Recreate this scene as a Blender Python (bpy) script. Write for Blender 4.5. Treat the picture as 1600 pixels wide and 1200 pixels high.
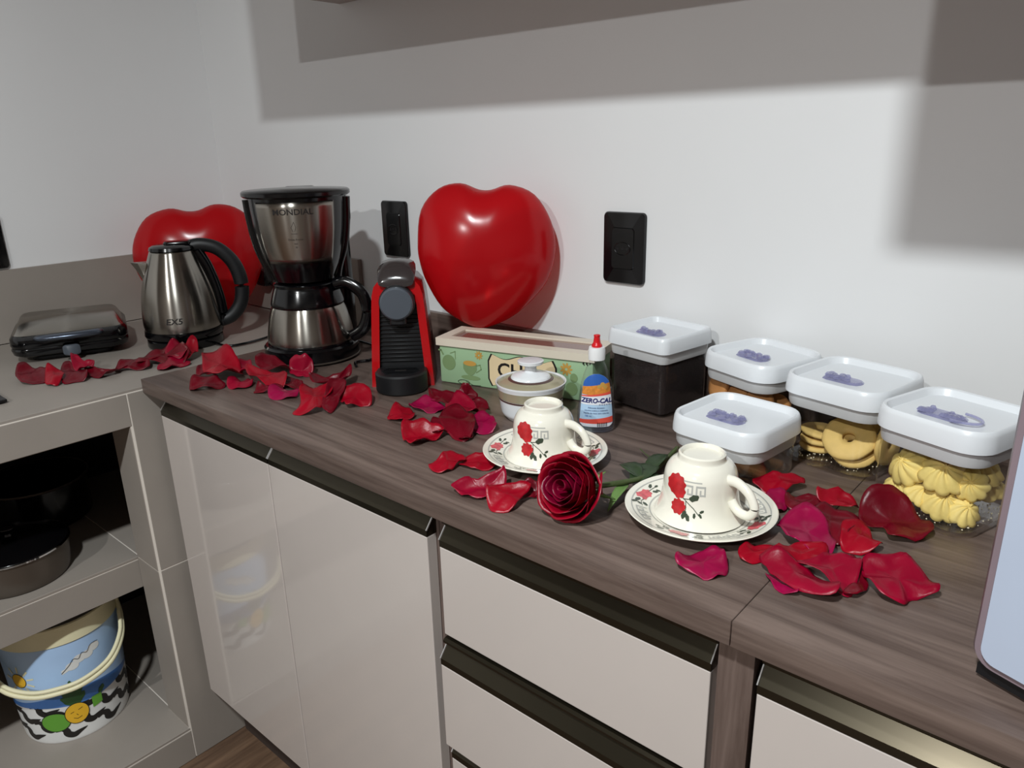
import bpy, bmesh, math, random
from mathutils import Vector, Matrix
random.seed(7)
PI = math.pi
S = bpy.context.scene
COL = S.collection
for o in list(bpy.data.objects): bpy.data.objects.remove(o)

# ---------------------------------------------------------------- camera
cam = bpy.data.objects.new('camera', bpy.data.cameras.new('camera')); COL.objects.link(cam)
RR = [[0.7565194, 0.653566, -0.0230202], [0.1867645, -0.2496515, -0.9501543], [-0.6267356, 0.7145107, -0.3109292]]
cam.matrix_world = Matrix(((RR[0][0], -RR[1][0], -RR[2][0], 1.457529), (RR[0][1], -RR[1][1], -RR[2][1], -0.568841),
                           (RR[0][2], -RR[1][2], -RR[2][2], 1.325508), (0, 0, 0, 1)))
cam.data.sensor_width = 36.0; cam.data.lens = 1170.117 / 1600.0 * 36.0
cam.data.clip_start = 0.02
S.camera = cam
# ---------------------------------------------------------------- light and exposure
S.view_settings.view_transform = 'Standard'; S.view_settings.look = 'None'
S.view_settings.gamma = 1.0; S.view_settings.use_curve_mapping = False
S.view_settings.exposure = 0.0
w = bpy.data.worlds.new('world'); S.world = w; w.use_nodes = True
w.node_tree.nodes['Background'].inputs[0].default_value = (0.02, 0.02, 0.022, 1)
w.node_tree.nodes['Background'].inputs[1].default_value = 1.0
LAMP_A = (1.276, -1.01, 2.42); LAMP_B = (1.297, -2.45, 2.42)
def lamp(name, loc, power, size, color):
    l = bpy.data.lights.new(name, 'AREA'); l.shape = 'DISK'; l.energy = power; l.size = size; l.color = color
    o = bpy.data.objects.new(name, l); COL.objects.link(o); o.location = loc; return o
lamp('ceiling_bulb', LAMP_A, 43.0, 0.12, (0.94, 1.0, 1.02))
lamp('ceiling_bulb', LAMP_B, 54.0, 0.09, (0.97, 0.985, 0.98))

# ---------------------------------------------------------------- materials
def lin(c):
    r = []
    for v in c:
        v /= 255.0; r.append(v / 12.92 if v <= 0.04045 else ((v + 0.055) / 1.055) ** 2.4)
    return tuple(r) + (1.0,)
def setin(b, k, v):
    if k in b.inputs: b.inputs[k].default_value = v
def mat(name, c, rough=0.5, metal=0.0, spec=0.5, coat=0.0, var=0.06, vscale=12.0, bump=0.0, bscale=60.0, sss=0.0, trans=0.0, aniso=0.0, coatr=0.05):
    m = bpy.data.materials.new(name); m.use_nodes = True; nt = m.node_tree; N = nt.nodes; L = nt.links
    b = N['Principled BSDF']; col = lin(c)
    tc = N.new('ShaderNodeTexCoord'); no = N.new('ShaderNodeTexNoise'); no.inputs['Scale'].default_value = vscale; no.inputs['Detail'].default_value = 4
    L.new(tc.outputs['Object'], no.inputs['Vector'])
    ra = N.new('ShaderNodeValToRGB')
    ra.color_ramp.elements[0].position = 0.3; ra.color_ramp.elements[1].position = 0.7
    ra.color_ramp.elements[0].color = tuple(v * (1 - var) for v in col[:3]) + (1,)
    ra.color_ramp.elements[1].color = tuple(min(1, v * (1 + var)) for v in col[:3]) + (1,)
    L.new(no.outputs['Fac'], ra.inputs['Fac']); L.new(ra.outputs['Color'], b.inputs['Base Color'])
    b.inputs['Roughness'].default_value = rough; b.inputs['Metallic'].default_value = metal
    setin(b, 'Specular IOR Level', spec); setin(b, 'Coat Weight', coat); setin(b, 'Coat Roughness', coatr)
    setin(b, 'Subsurface Weight', sss); setin(b, 'Anisotropic', aniso); setin(b, 'Transmission Weight', trans)
    if sss: setin(b, 'Subsurface Radius', (0.01, 0.004, 0.004)); setin(b, 'Subsurface Scale', 0.5)
    if bump:
        n2 = N.new('ShaderNodeTexNoise'); n2.inputs['Scale'].default_value = bscale; n2.inputs['Detail'].default_value = 5
        bp = N.new('ShaderNodeBump'); bp.inputs['Strength'].default_value = bump; bp.inputs['Distance'].default_value = 0.002
        L.new(tc.outputs['Object'], n2.inputs['Vector']); L.new(n2.outputs['Fac'], bp.inputs['Height']); L.new(bp.outputs['Normal'], b.inputs['Normal'])
    if aniso:
        tn = N.new('ShaderNodeTangent'); tn.direction_type = 'RADIAL'; tn.axis = 'Z'; L.new(tn.outputs[0], b.inputs['Tangent']); setin(b, 'Anisotropic Rotation', 0.25)
    return m
def wood(name, c1, c2, scale=(1.6, 28, 28), rough=0.38, rot=(0, 0, 0)):
    m = bpy.data.materials.new(name); m.use_nodes = True; nt = m.node_tree; N = nt.nodes; L = nt.links; b = N['Principled BSDF']
    tc = N.new('ShaderNodeTexCoord'); mp = N.new('ShaderNodeMapping'); mp.inputs['Scale'].default_value = scale; mp.inputs['Rotation'].default_value = rot
    L.new(tc.outputs['Object'], mp.inputs['Vector'])
    n1 = N.new('ShaderNodeTexNoise'); n1.inputs['Scale'].default_value = 1.6; n1.inputs['Detail'].default_value = 8; n1.inputs['Roughness'].default_value = 0.62; n1.inputs['Distortion'].default_value = 0.5
    n2 = N.new('ShaderNodeTexNoise'); n2.inputs['Scale'].default_value = 6.0; n2.inputs['Detail'].default_value = 6
    L.new(mp.outputs['Vector'], n1.inputs['Vector']); L.new(mp.outputs['Vector'], n2.inputs['Vector'])
    mx = N.new('ShaderNodeMath'); mx.operation = 'MULTIPLY_ADD'; mx.inputs[1].default_value = 0.35
    L.new(n2.outputs['Fac'], mx.inputs[0]); L.new(n1.outputs['Fac'], mx.inputs[2])
    ra = N.new('ShaderNodeValToRGB'); e = ra.color_ramp.elements
    e[0].position = 0.5; e[0].color = lin(c1); e[1].position = 0.86; e[1].color = lin(c2)
    L.new(mx.outputs[0], ra.inputs['Fac']); L.new(ra.outputs['Color'], b.inputs['Base Color'])
    b.inputs['Roughness'].default_value = rough
    bp = N.new('ShaderNodeBump'); bp.inputs['Strength'].default_value = 0.15; bp.inputs['Distance'].default_value = 0.001
    L.new(mx.outputs[0], bp.inputs['Height']); L.new(bp.outputs['Normal'], b.inputs['Normal'])
    return m
def clear(name, tint, gloss_rough=0.03, tintmix=1.0, body=0.0, bodyc=(200, 200, 205)):
    """thin clear plastic: see-through sheet with a fresnel sheen"""
    m = bpy.data.materials.new(name); m.use_nodes = True; nt = m.node_tree; N = nt.nodes; L = nt.links
    N.remove(N['Principled BSDF']); out = N['Material Output']
    t = N.new('ShaderNodeBsdfTransparent'); t.inputs[0].default_value = tint + (1,)
    g = N.new('ShaderNodeBsdfGlossy'); g.inputs['Roughness'].default_value = gloss_rough; g.inputs['Color'].default_value = (1, 1, 1, 1)
    lw = N.new('ShaderNodeLayerWeight'); lw.inputs['Blend'].default_value = 0.5
    pw = N.new('ShaderNodeMath'); pw.operation = 'POWER'; pw.inputs[1].default_value = 4.0; L.new(lw.outputs['Facing'], pw.inputs[0])
    f = N.new('ShaderNodeMath'); f.operation = 'MULTIPLY_ADD'; f.inputs[1].default_value = 0.8; f.inputs[2].default_value = 0.03; L.new(pw.outputs[0], f.inputs[0])
    x = N.new('ShaderNodeMixShader'); L.new(f.outputs[0], x.inputs[0])
    src = t
    if body:
        d = N.new('ShaderNodeBsdfDiffuse'); d.inputs[0].default_value = lin(bodyc)
        y = N.new('ShaderNodeMixShader'); y.inputs[0].default_value = body
        L.new(t.outputs[0], y.inputs[1]); L.new(d.outputs[0], y.inputs[2]); src = y
    L.new(src.outputs[0], x.inputs[1]); L.new(g.outputs[0], x.inputs[2]); L.new(x.outputs[0], out.inputs['Surface'])
    return m
def balloon_mat():
    m = bpy.data.materials.new('red_latex'); m.use_nodes = True; nt = m.node_tree; N = nt.nodes; L = nt.links
    b = N['Principled BSDF']; out = N['Material Output']
    b.inputs['Base Color'].default_value = (0.52, 0.010, 0.016, 1); b.inputs['Roughness'].default_value = 0.2; setin(b, 'Specular IOR Level', 0.5)
    tr = N.new('ShaderNodeBsdfTranslucent'); tr.inputs[0].default_value = (0.85, 0.02, 0.03, 1)
    tp = N.new('ShaderNodeBsdfTransparent'); tp.inputs[0].default_value = (0.95, 0.05, 0.06, 1)
    x = N.new('ShaderNodeMixShader'); x.inputs[0].default_value = 0.22; L.new(b.outputs[0], x.inputs[1]); L.new(tr.outputs[0], x.inputs[2])
    y = N.new('ShaderNodeMixShader'); y.inputs[0].default_value = 0.38; L.new(x.outputs[0], y.inputs[1]); L.new(tp.outputs[0], y.inputs[2])
    L.new(y.outputs[0], out.inputs['Surface']); return m
def petal_mat(name, c, c2):
    m = mat(name, c, rough=0.36, spec=0.4, var=0.0, bump=0.3, bscale=140)
    nt = m.node_tree; N = nt.nodes; L = nt.links; b = N['Principled BSDF']
    for n in N:
        if n.type == 'VALTORGB': n.color_ramp.elements[0].color = lin(c2); n.color_ramp.elements[1].color = lin(c)
    tr = N.new('ShaderNodeBsdfTranslucent'); tr.inputs[0].default_value = lin(c)
    x = N.new('ShaderNodeMixShader'); x.inputs[0].default_value = 0.18; L.new(b.outputs[0], x.inputs[1]); L.new(tr.outputs[0], x.inputs[2])
    L.new(x.outputs[0], N['Material Output'].inputs['Surface']); return m
def stone_mat():
    m = mat('grey_porcelain_tile', (146, 138, 130), rough=0.5, var=0.05, vscale=6, bump=0.05, bscale=200); return m

M = {}
M['wall'] = mat('white_wall_paint', (226, 226, 226), rough=0.55, var=0.015, vscale=3, bump=0.04, bscale=40)
M['farwall'] = mat('far_wall_grey_paint', (120, 112, 106), rough=0.8, var=0.02)
M['ceiling'] = mat('ceiling_paint', (190, 188, 184), rough=0.8, var=0.01)
M['stone'] = stone_mat(); M['grout'] = mat('light_grout', (222, 214, 204), rough=0.8, var=0.04)
M['floor'] = wood('brown_floor_wood', (78, 58, 45), (120, 95, 75), scale=(20, 2, 2), rough=0.4)
M['wood'] = wood('greybrown_laminate', (72, 58, 52), (112, 96, 88))
M['wood_v'] = wood('greybrown_laminate_upright', (76, 62, 56), (114, 98, 91), scale=(28, 28, 1.6))
M['joint'] = mat('dark_joint', (60, 48, 42), rough=0.8)
M['front'] = mat('glossy_beige_lacquer', (192, 183, 177), rough=0.12, var=0.01, coat=0.6, coatr=0.04)
M['bronze'] = mat('bronze_aluminium', (62, 57, 46), rough=0.25, metal=0.85, var=0.05)
M['alu'] = mat('cut_aluminium', (225, 225, 225), rough=0.2, metal=1.0)
M['nicheshade'] = mat('niche_shade_black', (16, 15, 15), rough=0.9)  # near-black colour carries the shade deep in the open niches
M['dark'] = mat('interior_shade', (34, 30, 29), rough=0.8)  # shade of the recess under the worktop put into the colour
M['cabwhite'] = mat('upper_cabinet_board', (176, 166, 160), rough=0.5, var=0.02)
M['black'] = mat('black_plastic', (5, 5, 7), rough=0.16, var=0.05)
M['blackmat'] = mat('matte_black_plastic', (10, 11, 14), rough=0.5)
M['steel'] = mat('brushed_steel', (158, 153, 145), rough=0.24, metal=1.0, var=0.04, aniso=0.9)
M['handlesheen'] = mat('dark_plastic_painted_sheen', (96, 104, 118), rough=0.3, metal=0.85)  # dark handle lightened to bluish grey, reflected light put into its colour
M['chrome'] = mat('chrome', (220, 220, 220), rough=0.08, metal=1.0)
M['greysteel'] = mat('grey_pan_metal', (96, 88, 80), rough=0.35, metal=0.6)
M['red'] = mat('red_gloss_plastic', (176, 8, 16), rough=0.25, var=0.03, coat=0.3)
M['darkred'] = mat('dark_red_gloss_plastic', (96, 8, 14), rough=0.2, var=0.03, coat=0.4)
M['greyblue'] = mat('slate_grey_plastic', (74, 80, 88), rough=0.4)
M['smoke'] = mat('smoky_plastic', (52, 46, 46), rough=0.15, coat=0.5)
M['balloon'] = balloon_mat()
M['ivory'] = mat('ivory_tin_paint', (216, 206, 188), rough=0.4, var=0.02)
M['green'] = mat('mint_green_print', (150, 180, 142), rough=0.4, var=0.04)
M['olive'] = mat('olive_green_print', (118, 142, 98), rough=0.45)
M['mustard'] = mat('mustard_print', (190, 146, 70), rough=0.45)
M['cream'] = mat('cream_print', (222, 200, 160), rough=0.45)
M['ink'] = mat('black_ink', (26, 22, 20), rough=0.5)
M['window'] = mat('tin_lid_window_film', (128, 92, 82), rough=0.12, var=0.05, coat=0.5)
M['china'] = mat('ivory_glazed_china', (232, 228, 214), rough=0.12, var=0.01, coat=0.4)
M['porcelain'] = mat('white_porcelain', (226, 228, 230), rough=0.12, var=0.01, coat=0.4)
M['gold'] = mat('beige_gold_band', (176, 168, 140), rough=0.25, metal=0.3)
M['maroon'] = mat('maroon_band', (84, 62, 58), rough=0.25)
M['printred'] = mat('print_rose_red', (182, 40, 44), rough=0.2, var=0.2, vscale=120)
M['printpink'] = mat('print_rose_pink', (206, 92, 98), rough=0.2, var=0.25, vscale=160)
M['printgreen'] = mat('print_leaf_green', (62, 72, 58), rough=0.2)
M['printgrey'] = mat('print_grey', (176, 176, 170), rough=0.2)
M['lid'] = mat('white_lid_plastic', (218, 221, 224), rough=0.3, var=0.01)
M['seal'] = mat('grey_silicone_seal', (188, 188, 188), rough=0.35, var=0.03)
M['sealclear'] = clear('frosted_collar', (0.85, 0.85, 0.86), 0.1, body=0.75, bodyc=(196, 196, 196))
M['clear'] = clear('clear_plastic', (0.96, 0.955, 0.95), 0.02)
M['crystal'] = clear('lilac_crystal_plastic', (0.76, 0.76, 0.88), 0.04, body=0.35, bodyc=(170, 170, 200))
M['coffee'] = mat('ground_coffee', (26, 13, 11), rough=0.9, var=0.25, vscale=120, bump=0.5, bscale=300)
M['biscuit'] = mat('butter_biscuit', (226, 192, 116), rough=0.7, var=0.08, vscale=40, bump=0.2, bscale=160)
M['biscuit2'] = mat('yellow_swirl_biscuit', (236, 212, 128), rough=0.65, var=0.08, vscale=40, bump=0.2, bscale=160)
M['brownbis'] = mat('toasted_biscuit', (190, 132, 76), rough=0.7, var=0.15, vscale=60, bump=0.3, bscale=160)
M['sugar'] = mat('sugar_crumbs', (236, 226, 196), rough=0.8)
M['bottle'] = clear('clear_bottle_plastic', (0.93, 0.935, 0.95), 0.03)
M['liquid'] = clear('clear_sweetener', (0.84, 0.85, 0.9), 0.05, body=0.16, bodyc=(150, 150, 166))
M['capwhite'] = mat('white_cap', (232, 232, 232), rough=0.35)
M['capred'] = mat('red_cap', (206, 20, 28), rough=0.3)
M['lblue'] = mat('label_pale_blue', (176, 206, 232), rough=0.3)
M['dblue'] = mat('label_deep_blue', (44, 92, 170), rough=0.3)
M['navy'] = mat('label_navy', (24, 34, 104), rough=0.3)
M['lwhite'] = mat('label_white', (228, 230, 236), rough=0.3)
M['lred'] = mat('label_coral_red', (222, 84, 70), rough=0.3)
M['lorange'] = mat('label_orange', (206, 130, 54), rough=0.3, var=0.25, vscale=200)
M['pailskyb'] = mat('pail_sky_blue', (170, 200, 236), rough=0.35, var=0.05)
M['pailsea'] = mat('pail_sea_blue', (70, 120, 190), rough=0.35)
M['pailwhite'] = mat('pail_white', (222, 222, 220), rough=0.35)
M['pailcream'] = mat('pail_cream', (222, 216, 180), rough=0.4)
M['pailgreen'] = mat('pail_green', (96, 158, 52), rough=0.4)
M['paildkgreen'] = mat('pail_dark_green', (44, 84, 40), rough=0.4)
M['pailyellow'] = mat('pail_yellow', (226, 176, 40), rough=0.4)
M['microw'] = mat('pale_blue_grey_enamel', (176, 186, 204), rough=0.25, var=0.015, coat=0.3)
M['micrim'] = mat('mauve_grey_plastic', (128, 112, 118), rough=0.4)
M['stem'] = mat('rose_stem_green', (70, 84, 46), rough=0.5, var=0.2, vscale=40)
M['leaf'] = mat('rose_leaf_green', (44, 62, 36), rough=0.45, var=0.2, vscale=60)
M['sepal'] = mat('rose_sepal_green', (104, 136, 74), rough=0.5, var=0.15)
M['pr'] = petal_mat('petal_bright_red', (170, 0, 32), (140, 0, 24)); M['pd'] = petal_mat('petal_dark_red', (122, 0, 26), (92, 0, 18))
M['pp'] = petal_mat('petal_pinkish_red', (162, 4, 46), (134, 0, 34)); M['pm'] = petal_mat('petal_magenta', (166, 6, 72), (138, 2, 54))
M['rose'] = petal_mat('rose_crimson', (158, 0, 34), (132, 0, 26)); M['rosein'] = petal_mat('rose_inner_crimson', (138, 4, 48), (108, 0, 32))

# ---------------------------------------------------------------- geometry helpers
def link(name, me, m, parent=None, smooth=True):
    o = bpy.data.objects.new(name, me); COL.objects.link(o)
    if m is not None and not me.materials: me.materials.append(m)
    if smooth:
        me.polygons.foreach_set('use_smooth', [True] * len(me.polygons))
        try: me.set_sharp_from_angle(angle=math.radians(40))
        except Exception: pass
    if parent is not None: o.parent = parent
    return o
def build(name, bm, m, parent=None, smooth=True, solid=0.0):
    bmesh.ops.recalc_face_normals(bm, faces=bm.faces)
    me = bpy.data.meshes.new(name); bm.to_mesh(me); bm.free()
    o = link(name, me, m, parent, smooth)
    if solid:
        s = o.modifiers.new('thickness', 'SOLIDIFY'); s.thickness = solid; s.offset = 0
    return o
def thing(name, label, cat, loc=(0, 0, 0), rz=0.0, group=None):
    o = bpy.data.objects.new(name, None); COL.objects.link(o); o.empty_display_size = 0.05
    o.location = loc; o.rotation_euler = (0, 0, rz); return tag(o, label, cat, group)
def tag(o, label=None, cat=None, group=None, kind=None):
    if label: o['label'] = label
    if cat: o['category'] = cat
    if group: o['group'] = group
    if kind: o['kind'] = kind
    return o
def nb(): return bmesh.new()
def merge(bm, b2):
    me = bpy.data.meshes.new('t'); b2.to_mesh(me); b2.free(); bm.from_mesh(me); bpy.data.meshes.remove(me)
def box(bm, x0, x1, y0, y1, z0, z1, bev=0.0, seg=2):
    b = nb(); bmesh.ops.create_cube(b, size=1.0)
    for v in b.verts: v.co = Vector(((x0 + x1) / 2 + v.co.x * (x1 - x0), (y0 + y1) / 2 + v.co.y * (y1 - y0), (z0 + z1) / 2 + v.co.z * (z1 - z0)))
    if bev: bmesh.ops.bevel(b, geom=b.edges[:], offset=bev, segments=seg, affect='EDGES', profile=0.5)
    merge(bm, b); return bm
def bx(*a, **k): return box(nb(), *a, **k)
def rrect(w, d, r, n=5, cx=0, cy=0):
    pts = []
    for (sx, sy, a0) in ((1, -1, -PI / 2), (1, 1, 0), (-1, 1, PI / 2), (-1, -1, PI)):
        for i in range(n + 1):
            a = a0 + i * PI / 2 / n
            pts.append((cx + sx * (w / 2 - r) + r * math.cos(a), cy + sy * (d / 2 - r) + r * math.sin(a)))
    return pts
def loft(bm, rings, cap0=True, cap1=True, closed=True):
    R_ = [[bm.verts.new(p) for p in r] for r in rings]; n = len(R_[0])
    for a, b in zip(R_, R_[1:]):
        for i in range(n if closed else n - 1):
            j = (i + 1) % n; bm.faces.new((a[i], a[j], b[j], b[i]))
    if cap0: bm.faces.new(R_[0][::-1])
    if cap1: bm.faces.new(R_[-1])
    return bm
def lathe(bm, prof, n=48, sx=1.0, sy=1.0, a0=0.0, a1=2 * PI, c=(0, 0, 0), caps=True):
    full = abs(a1 - a0 - 2 * PI) < 1e-6; m = n if full else n + 1; rows = []
    for r, z in prof:
        if r < 1e-6 and full: rows.append([bm.verts.new((c[0], c[1], c[2] + z))])
        else: rows.append([bm.verts.new((c[0] + sx * r * math.cos(a0 + (a1 - a0) * i / n), c[1] + sy * r * math.sin(a0 + (a1 - a0) * i / n), c[2] + z)) for i in range(m)])
    for a, b in zip(rows, rows[1:]):
        for i in range(n):
            j = (i + 1) % m
            if len(a) == 1 and len(b) == 1: continue
            if len(a) == 1: bm.faces.new((a[0], b[j], b[i]))
            elif len(b) == 1: bm.faces.new((a[i], a[j], b[0]))
            else: bm.faces.new((a[i], a[j], b[j], b[i]))
    return bm
def catmull(P, n=6, closed=False):
    P = [Vector(p) for p in P]; out = []; k = len(P)
    for i in range(k if closed else k - 1):
        p0 = P[(i - 1) % k] if closed or i > 0 else P[0]; p1 = P[i]; p2 = P[(i + 1) % k]; p3 = P[(i + 2) % k] if closed or i + 2 < k else P[-1]
        for j in range(n):
            t = j / n
            out.append(0.5 * ((2 * p1) + (p2 - p0) * t + (2 * p0 - 5 * p1 + 4 * p2 - p3) * t * t + (3 * p1 - p0 - 3 * p2 + p3) * t ** 3))
    if not closed: out.append(P[-1])
    return out
def tube(bm, path, rad, n=10, sm=6, flat=1.0, up=(0, 0, 1)):
    P = catmull(path, sm) if sm else [Vector(p) for p in path]; rings = []; k = len(P)
    for i, p in enumerate(P):
        t = (P[min(i + 1, k - 1)] - P[max(i - 1, 0)]).normalized()
        u = Vector(up); s = t.cross(u)
        if s.length < 1e-3: s = t.cross(Vector((0, 1, 0)))
        s.normalize(); u = s.cross(t).normalized()
        r = rad(i / (k - 1)) if callable(rad) else rad
        rings.append([tuple(p + s * (r * math.cos(2 * PI * j / n)) + u * (r * flat * math.sin(2 * PI * j / n))) for j in range(n)])
    return loft(bm, rings)
def prism(bm, pts, z0, z1, ch=0.0):
    """outline in xy extruded in z with a small chamfer"""
    if ch:
        cx = sum(p[0] for p in pts) / len(pts); cy = sum(p[1] for p in pts) / len(pts)
        def sh(k): 
            o = []
            for x, y in pts:
                d = math.hypot(x - cx, y - cy) or 1; f = (d - k) / d; o.append((cx + (x - cx) * f, cy + (y - cy) * f))
            return o
        a = sh(ch)
        return loft(bm, [[(x, y, z0) for x, y in a], [(x, y, z0 + ch) for x, y in pts], [(x, y, z1 - ch) for x, y in pts], [(x, y, z1) for x, y in a]])
    return loft(bm, [[(x, y, z0) for x, y in pts], [(x, y, z1) for x, y in pts]])
# decals: shapes in (u, v) metres mapped on a surface by f(u, v, off)
def blob(bm, f, cu, cv, ru, rv, n=20, wob=0.0, k=6, ph=0.0, rot=0.0, off=0.0003, rings=3):
    c = bm.verts.new(f(cu, cv, off)); rows = []
    for q in range(1, rings + 1):
        s = q / rings; row = []
        for i in range(n):
            a = 2 * PI * i / n; w_ = 1 + (wob * math.sin(k * a + ph) if q == rings else 0)
            x = ru * s * w_ * math.cos(a); y = rv * s * w_ * math.sin(a)
            row.append(bm.verts.new(f(cu + x * math.cos(rot) - y * math.sin(rot), cv + x * math.sin(rot) + y * math.cos(rot), off)))
        rows.append(row)
    for i in range(n): bm.faces.new((c, rows[0][i], rows[0][(i + 1) % n]))
    for a, b in zip(rows, rows[1:]):
        for i in range(n): bm.faces.new((a[i], b[i], b[(i + 1) % n], a[(i + 1) % n]))
def stroke(bm, f, pts, wd, off=0.0003, step=0.004):
    for (u0, v0), (u1, v1) in zip(pts, pts[1:]):
        d = math.hypot(u1 - u0, v1 - v0)
        if d < 1e-9: continue
        nx, ny = -(v1 - v0) / d * wd / 2, (u1 - u0) / d * wd / 2; k = max(1, int(d / step)); prev = None
        ex, ey = (u1 - u0) / d * wd / 2, (v1 - v0) / d * wd / 2
        for i in range(k + 1):
            t = i / k; e = -1 if i == 0 else (1 if i == k else 0); u = u0 + (u1 - u0) * t + e * ex; v = v0 + (v1 - v0) * t + e * ey
            cur = (bm.verts.new(f(u + nx, v + ny, off)), bm.verts.new(f(u - nx, v - ny, off)))
            if prev: bm.faces.new((prev[0], prev[1], cur[1], cur[0]))
            prev = cur
def swoosh(bm, f, pts, wd, off=0.0006):
    P = catmull([(x, y, 0) for x, y in pts], 6); k = len(P); prev = None
    for i, p in enumerate(P):
        t = (P[min(i + 1, k - 1)] - P[max(i - 1, 0)]).normalized(); w_ = wd * (.12 + math.sin(PI * min(1, i / (k - 1) * 1.02)) ** .8) / 2
        cur = (bm.verts.new(f(p.x - t.y * w_, p.y + t.x * w_, off)), bm.verts.new(f(p.x + t.y * w_, p.y - t.x * w_, off)))
        if prev: bm.faces.new((prev[0], prev[1], cur[1], cur[0]))
        prev = cur
def patch(bm, f, lo, hi, u0, u1, nu=16, nv=4, off=0.0003):
    """grid patch between v=lo(t) and v=hi(t), u from u0 to u1"""
    g = [[bm.verts.new(f(u0 + (u1 - u0) * i / nu, lo(i / nu) + (hi(i / nu) - lo(i / nu)) * j / nv, off)) for j in range(nv + 1)] for i in range(nu + 1)]
    for i in range(nu):
        for j in range(nv): bm.faces.new((g[i][j], g[i + 1][j], g[i + 1][j + 1], g[i][j + 1]))
def leafs(bm, f, u, v, L, W, a, off=0.0003):
    blob(bm, f, u + math.cos(a) * L / 2, v + math.sin(a) * L / 2, L / 2, W / 2, n=12, wob=0.12, k=5, rot=a, off=off, rings=2)
def text(name, s, size, f, m, parent, u=0, v=0, off=0.0004, shear=0.0, align='CENTER', thick=0.0, sx=1.0, label=None):
    cu = bpy.data.curves.new('t', 'FONT'); cu.body = s; cu.size = size; cu.align_x = align; cu.align_y = 'CENTER'; cu.shear = shear; cu.offset = thick; cu.resolution_u = 3
    to = bpy.data.objects.new('t', cu); COL.objects.link(to); dg = bpy.context.evaluated_depsgraph_get()
    me = bpy.data.meshes.new_from_object(to.evaluated_get(dg)); bpy.data.objects.remove(to)
    bm = nb(); bm.from_mesh(me); bpy.data.meshes.remove(me)
    bmesh.ops.triangulate(bm, faces=bm.faces[:])
    for _ in range(1):
        long_ = [e for e in bm.edges if e.calc_length() > size * 0.3]
        if long_: bmesh.ops.subdivide_edges(bm, edges=long_, cuts=2)
    for w_ in bm.verts: w_.co = Vector(f(u + w_.co.x * sx, v + w_.co.y, off))
    me = bpy.data.meshes.new(name); bm.to_mesh(me); bm.free()
    o = link(name, me, m, parent, False)
    if label: o['label'] = label
    return o
def surf(prof, ang=-PI / 2, sx=1.0, sy=1.0):
    """map on a body of revolution facing angle ang: u along the girth, v height"""
    def r_at(z):
        if z <= prof[0][1]: return prof[0][0]
        for (r0, z0), (r1, z1) in zip(prof, prof[1:]):
            if z0 <= z <= z1: return r0 + (r1 - r0) * ((z - z0) / (z1 - z0) if z1 > z0 else 0)
        return prof[-1][0]
    rm = max(r for r, z in prof)
    def f(u, v, off):
        r = r_at(v) + off; a = ang + u / rm; return (sx * r * math.cos(a), sy * r * math.sin(a), v)
    return f
def smoothprof(P, n=5): return [(p.x, p.y) for p in catmull([(r, z, 0) for r, z in P], n)]
# ---------------------------------------------------------------- the room
YW = 0.56; XW = -0.62
def struct(name, bm, m, smooth=False): return tag(build(name, bm, m, None, smooth), kind='structure')
struct('floor', bx(XW - .1, 3.1, -3.6, YW + .1, -0.1, 0.0), M['floor'])
struct('ceiling', bx(XW - .1, 3.1, -3.6, YW + .1, 2.5, 2.6), M['ceiling'])
struct('wall_back', bx(XW - .1, 3.1, YW, YW + .1, 0, 2.5), M['wall'])
struct('wall_left', bx(XW - .1, XW, -3.6, YW, 0, 2.5), M['wall'])
struct('wall_right', bx(3.0, 3.1, -3.6, YW, 0, 2.5), M['farwall'])
struct('wall_front', bx(XW, 3.0, -3.6, -3.5, 0, 2.5), M['farwall'])
for (lx, ly, lz), lab in ((LAMP_A, 'white round ceiling lamp plate nearer the worktop'), (LAMP_B, 'white round ceiling lamp plate farther from the worktop')):
    t = thing('ceiling_lamp', lab, 'lamp', (lx, ly, 2.5))
    build('lamp_plate', lathe(nb(), [(0, 0), (.09, 0), (.09, -.008), (.05, -.012), (0, -.012)]), M['lid'], t)

# stone counter along the left wall, clad in tiles
ZS = 0.885
t = thing('stone_counter', 'grey tiled masonry counter with open shelves along the left wall', 'counter', (0, -.03, 0))
def sp(name, b, m='stone', lab=None):
    o = build(name, b, M[m], t, False)
    for v in o.data.vertices: v.co.y += .03
    if lab: o['label'] = lab
    return o
g = .0012; bv = .0006
def tile(x0, x1, y0, y1, z0, z1): return sp('tile', bx(x0 + g, x1 - g, y0 + g, y1 - g, z0 + g, z1 - g, bev=bv, seg=1))
# grout core behind tiles, a little recessed
core = nb()
box(core, XW + .002, -.0014, -1.598, .538, .815, ZS - .0022)            # top slab
box(core, -.098, -.0014, -.0335, .536, .003, .815)                      # column
box(core, XW + .002, -.1024, -1.598, .538, .415, .4846)                 # middle shelf
box(core, XW + .002, -.0017, -1.598, .535, .0035, .0826)                 # base
sp('grout', core, 'grout', 'pale grout showing between the tiles')
for y0, y1 in ((-1.6, -.9), (-.9, YW - .012)):
    tile(XW + .012, -.0, y0 if y0 > -.3 else y0, y1, ZS - .008, ZS)    # countertop
for y0, y1 in ((-1.6, -.9), (-.9, -.03)): tile(-.009, .0008, y0, y1, .81, ZS - .0075)   # top fascia
tile(-.009, 0.0008, -.03, .54, .487, ZS - .0075); tile(-.009, .0008, -.03, .54, .0, .487)   # column face
tile(-.1, -.0012, -.036, -.0292, .487, .81); tile(-.1, -.0012, -.036, -.0292, .0855, .487)  # column inner side
tile(XW + .002, -.1, -1.6, -.03, .479, .487); tile(XW + .002, -.1, -.03, .54, .479, .487)   # shelf top
tile(-.109, -.1, -1.6, -.03, .41, .479)                                # shelf fascia
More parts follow.
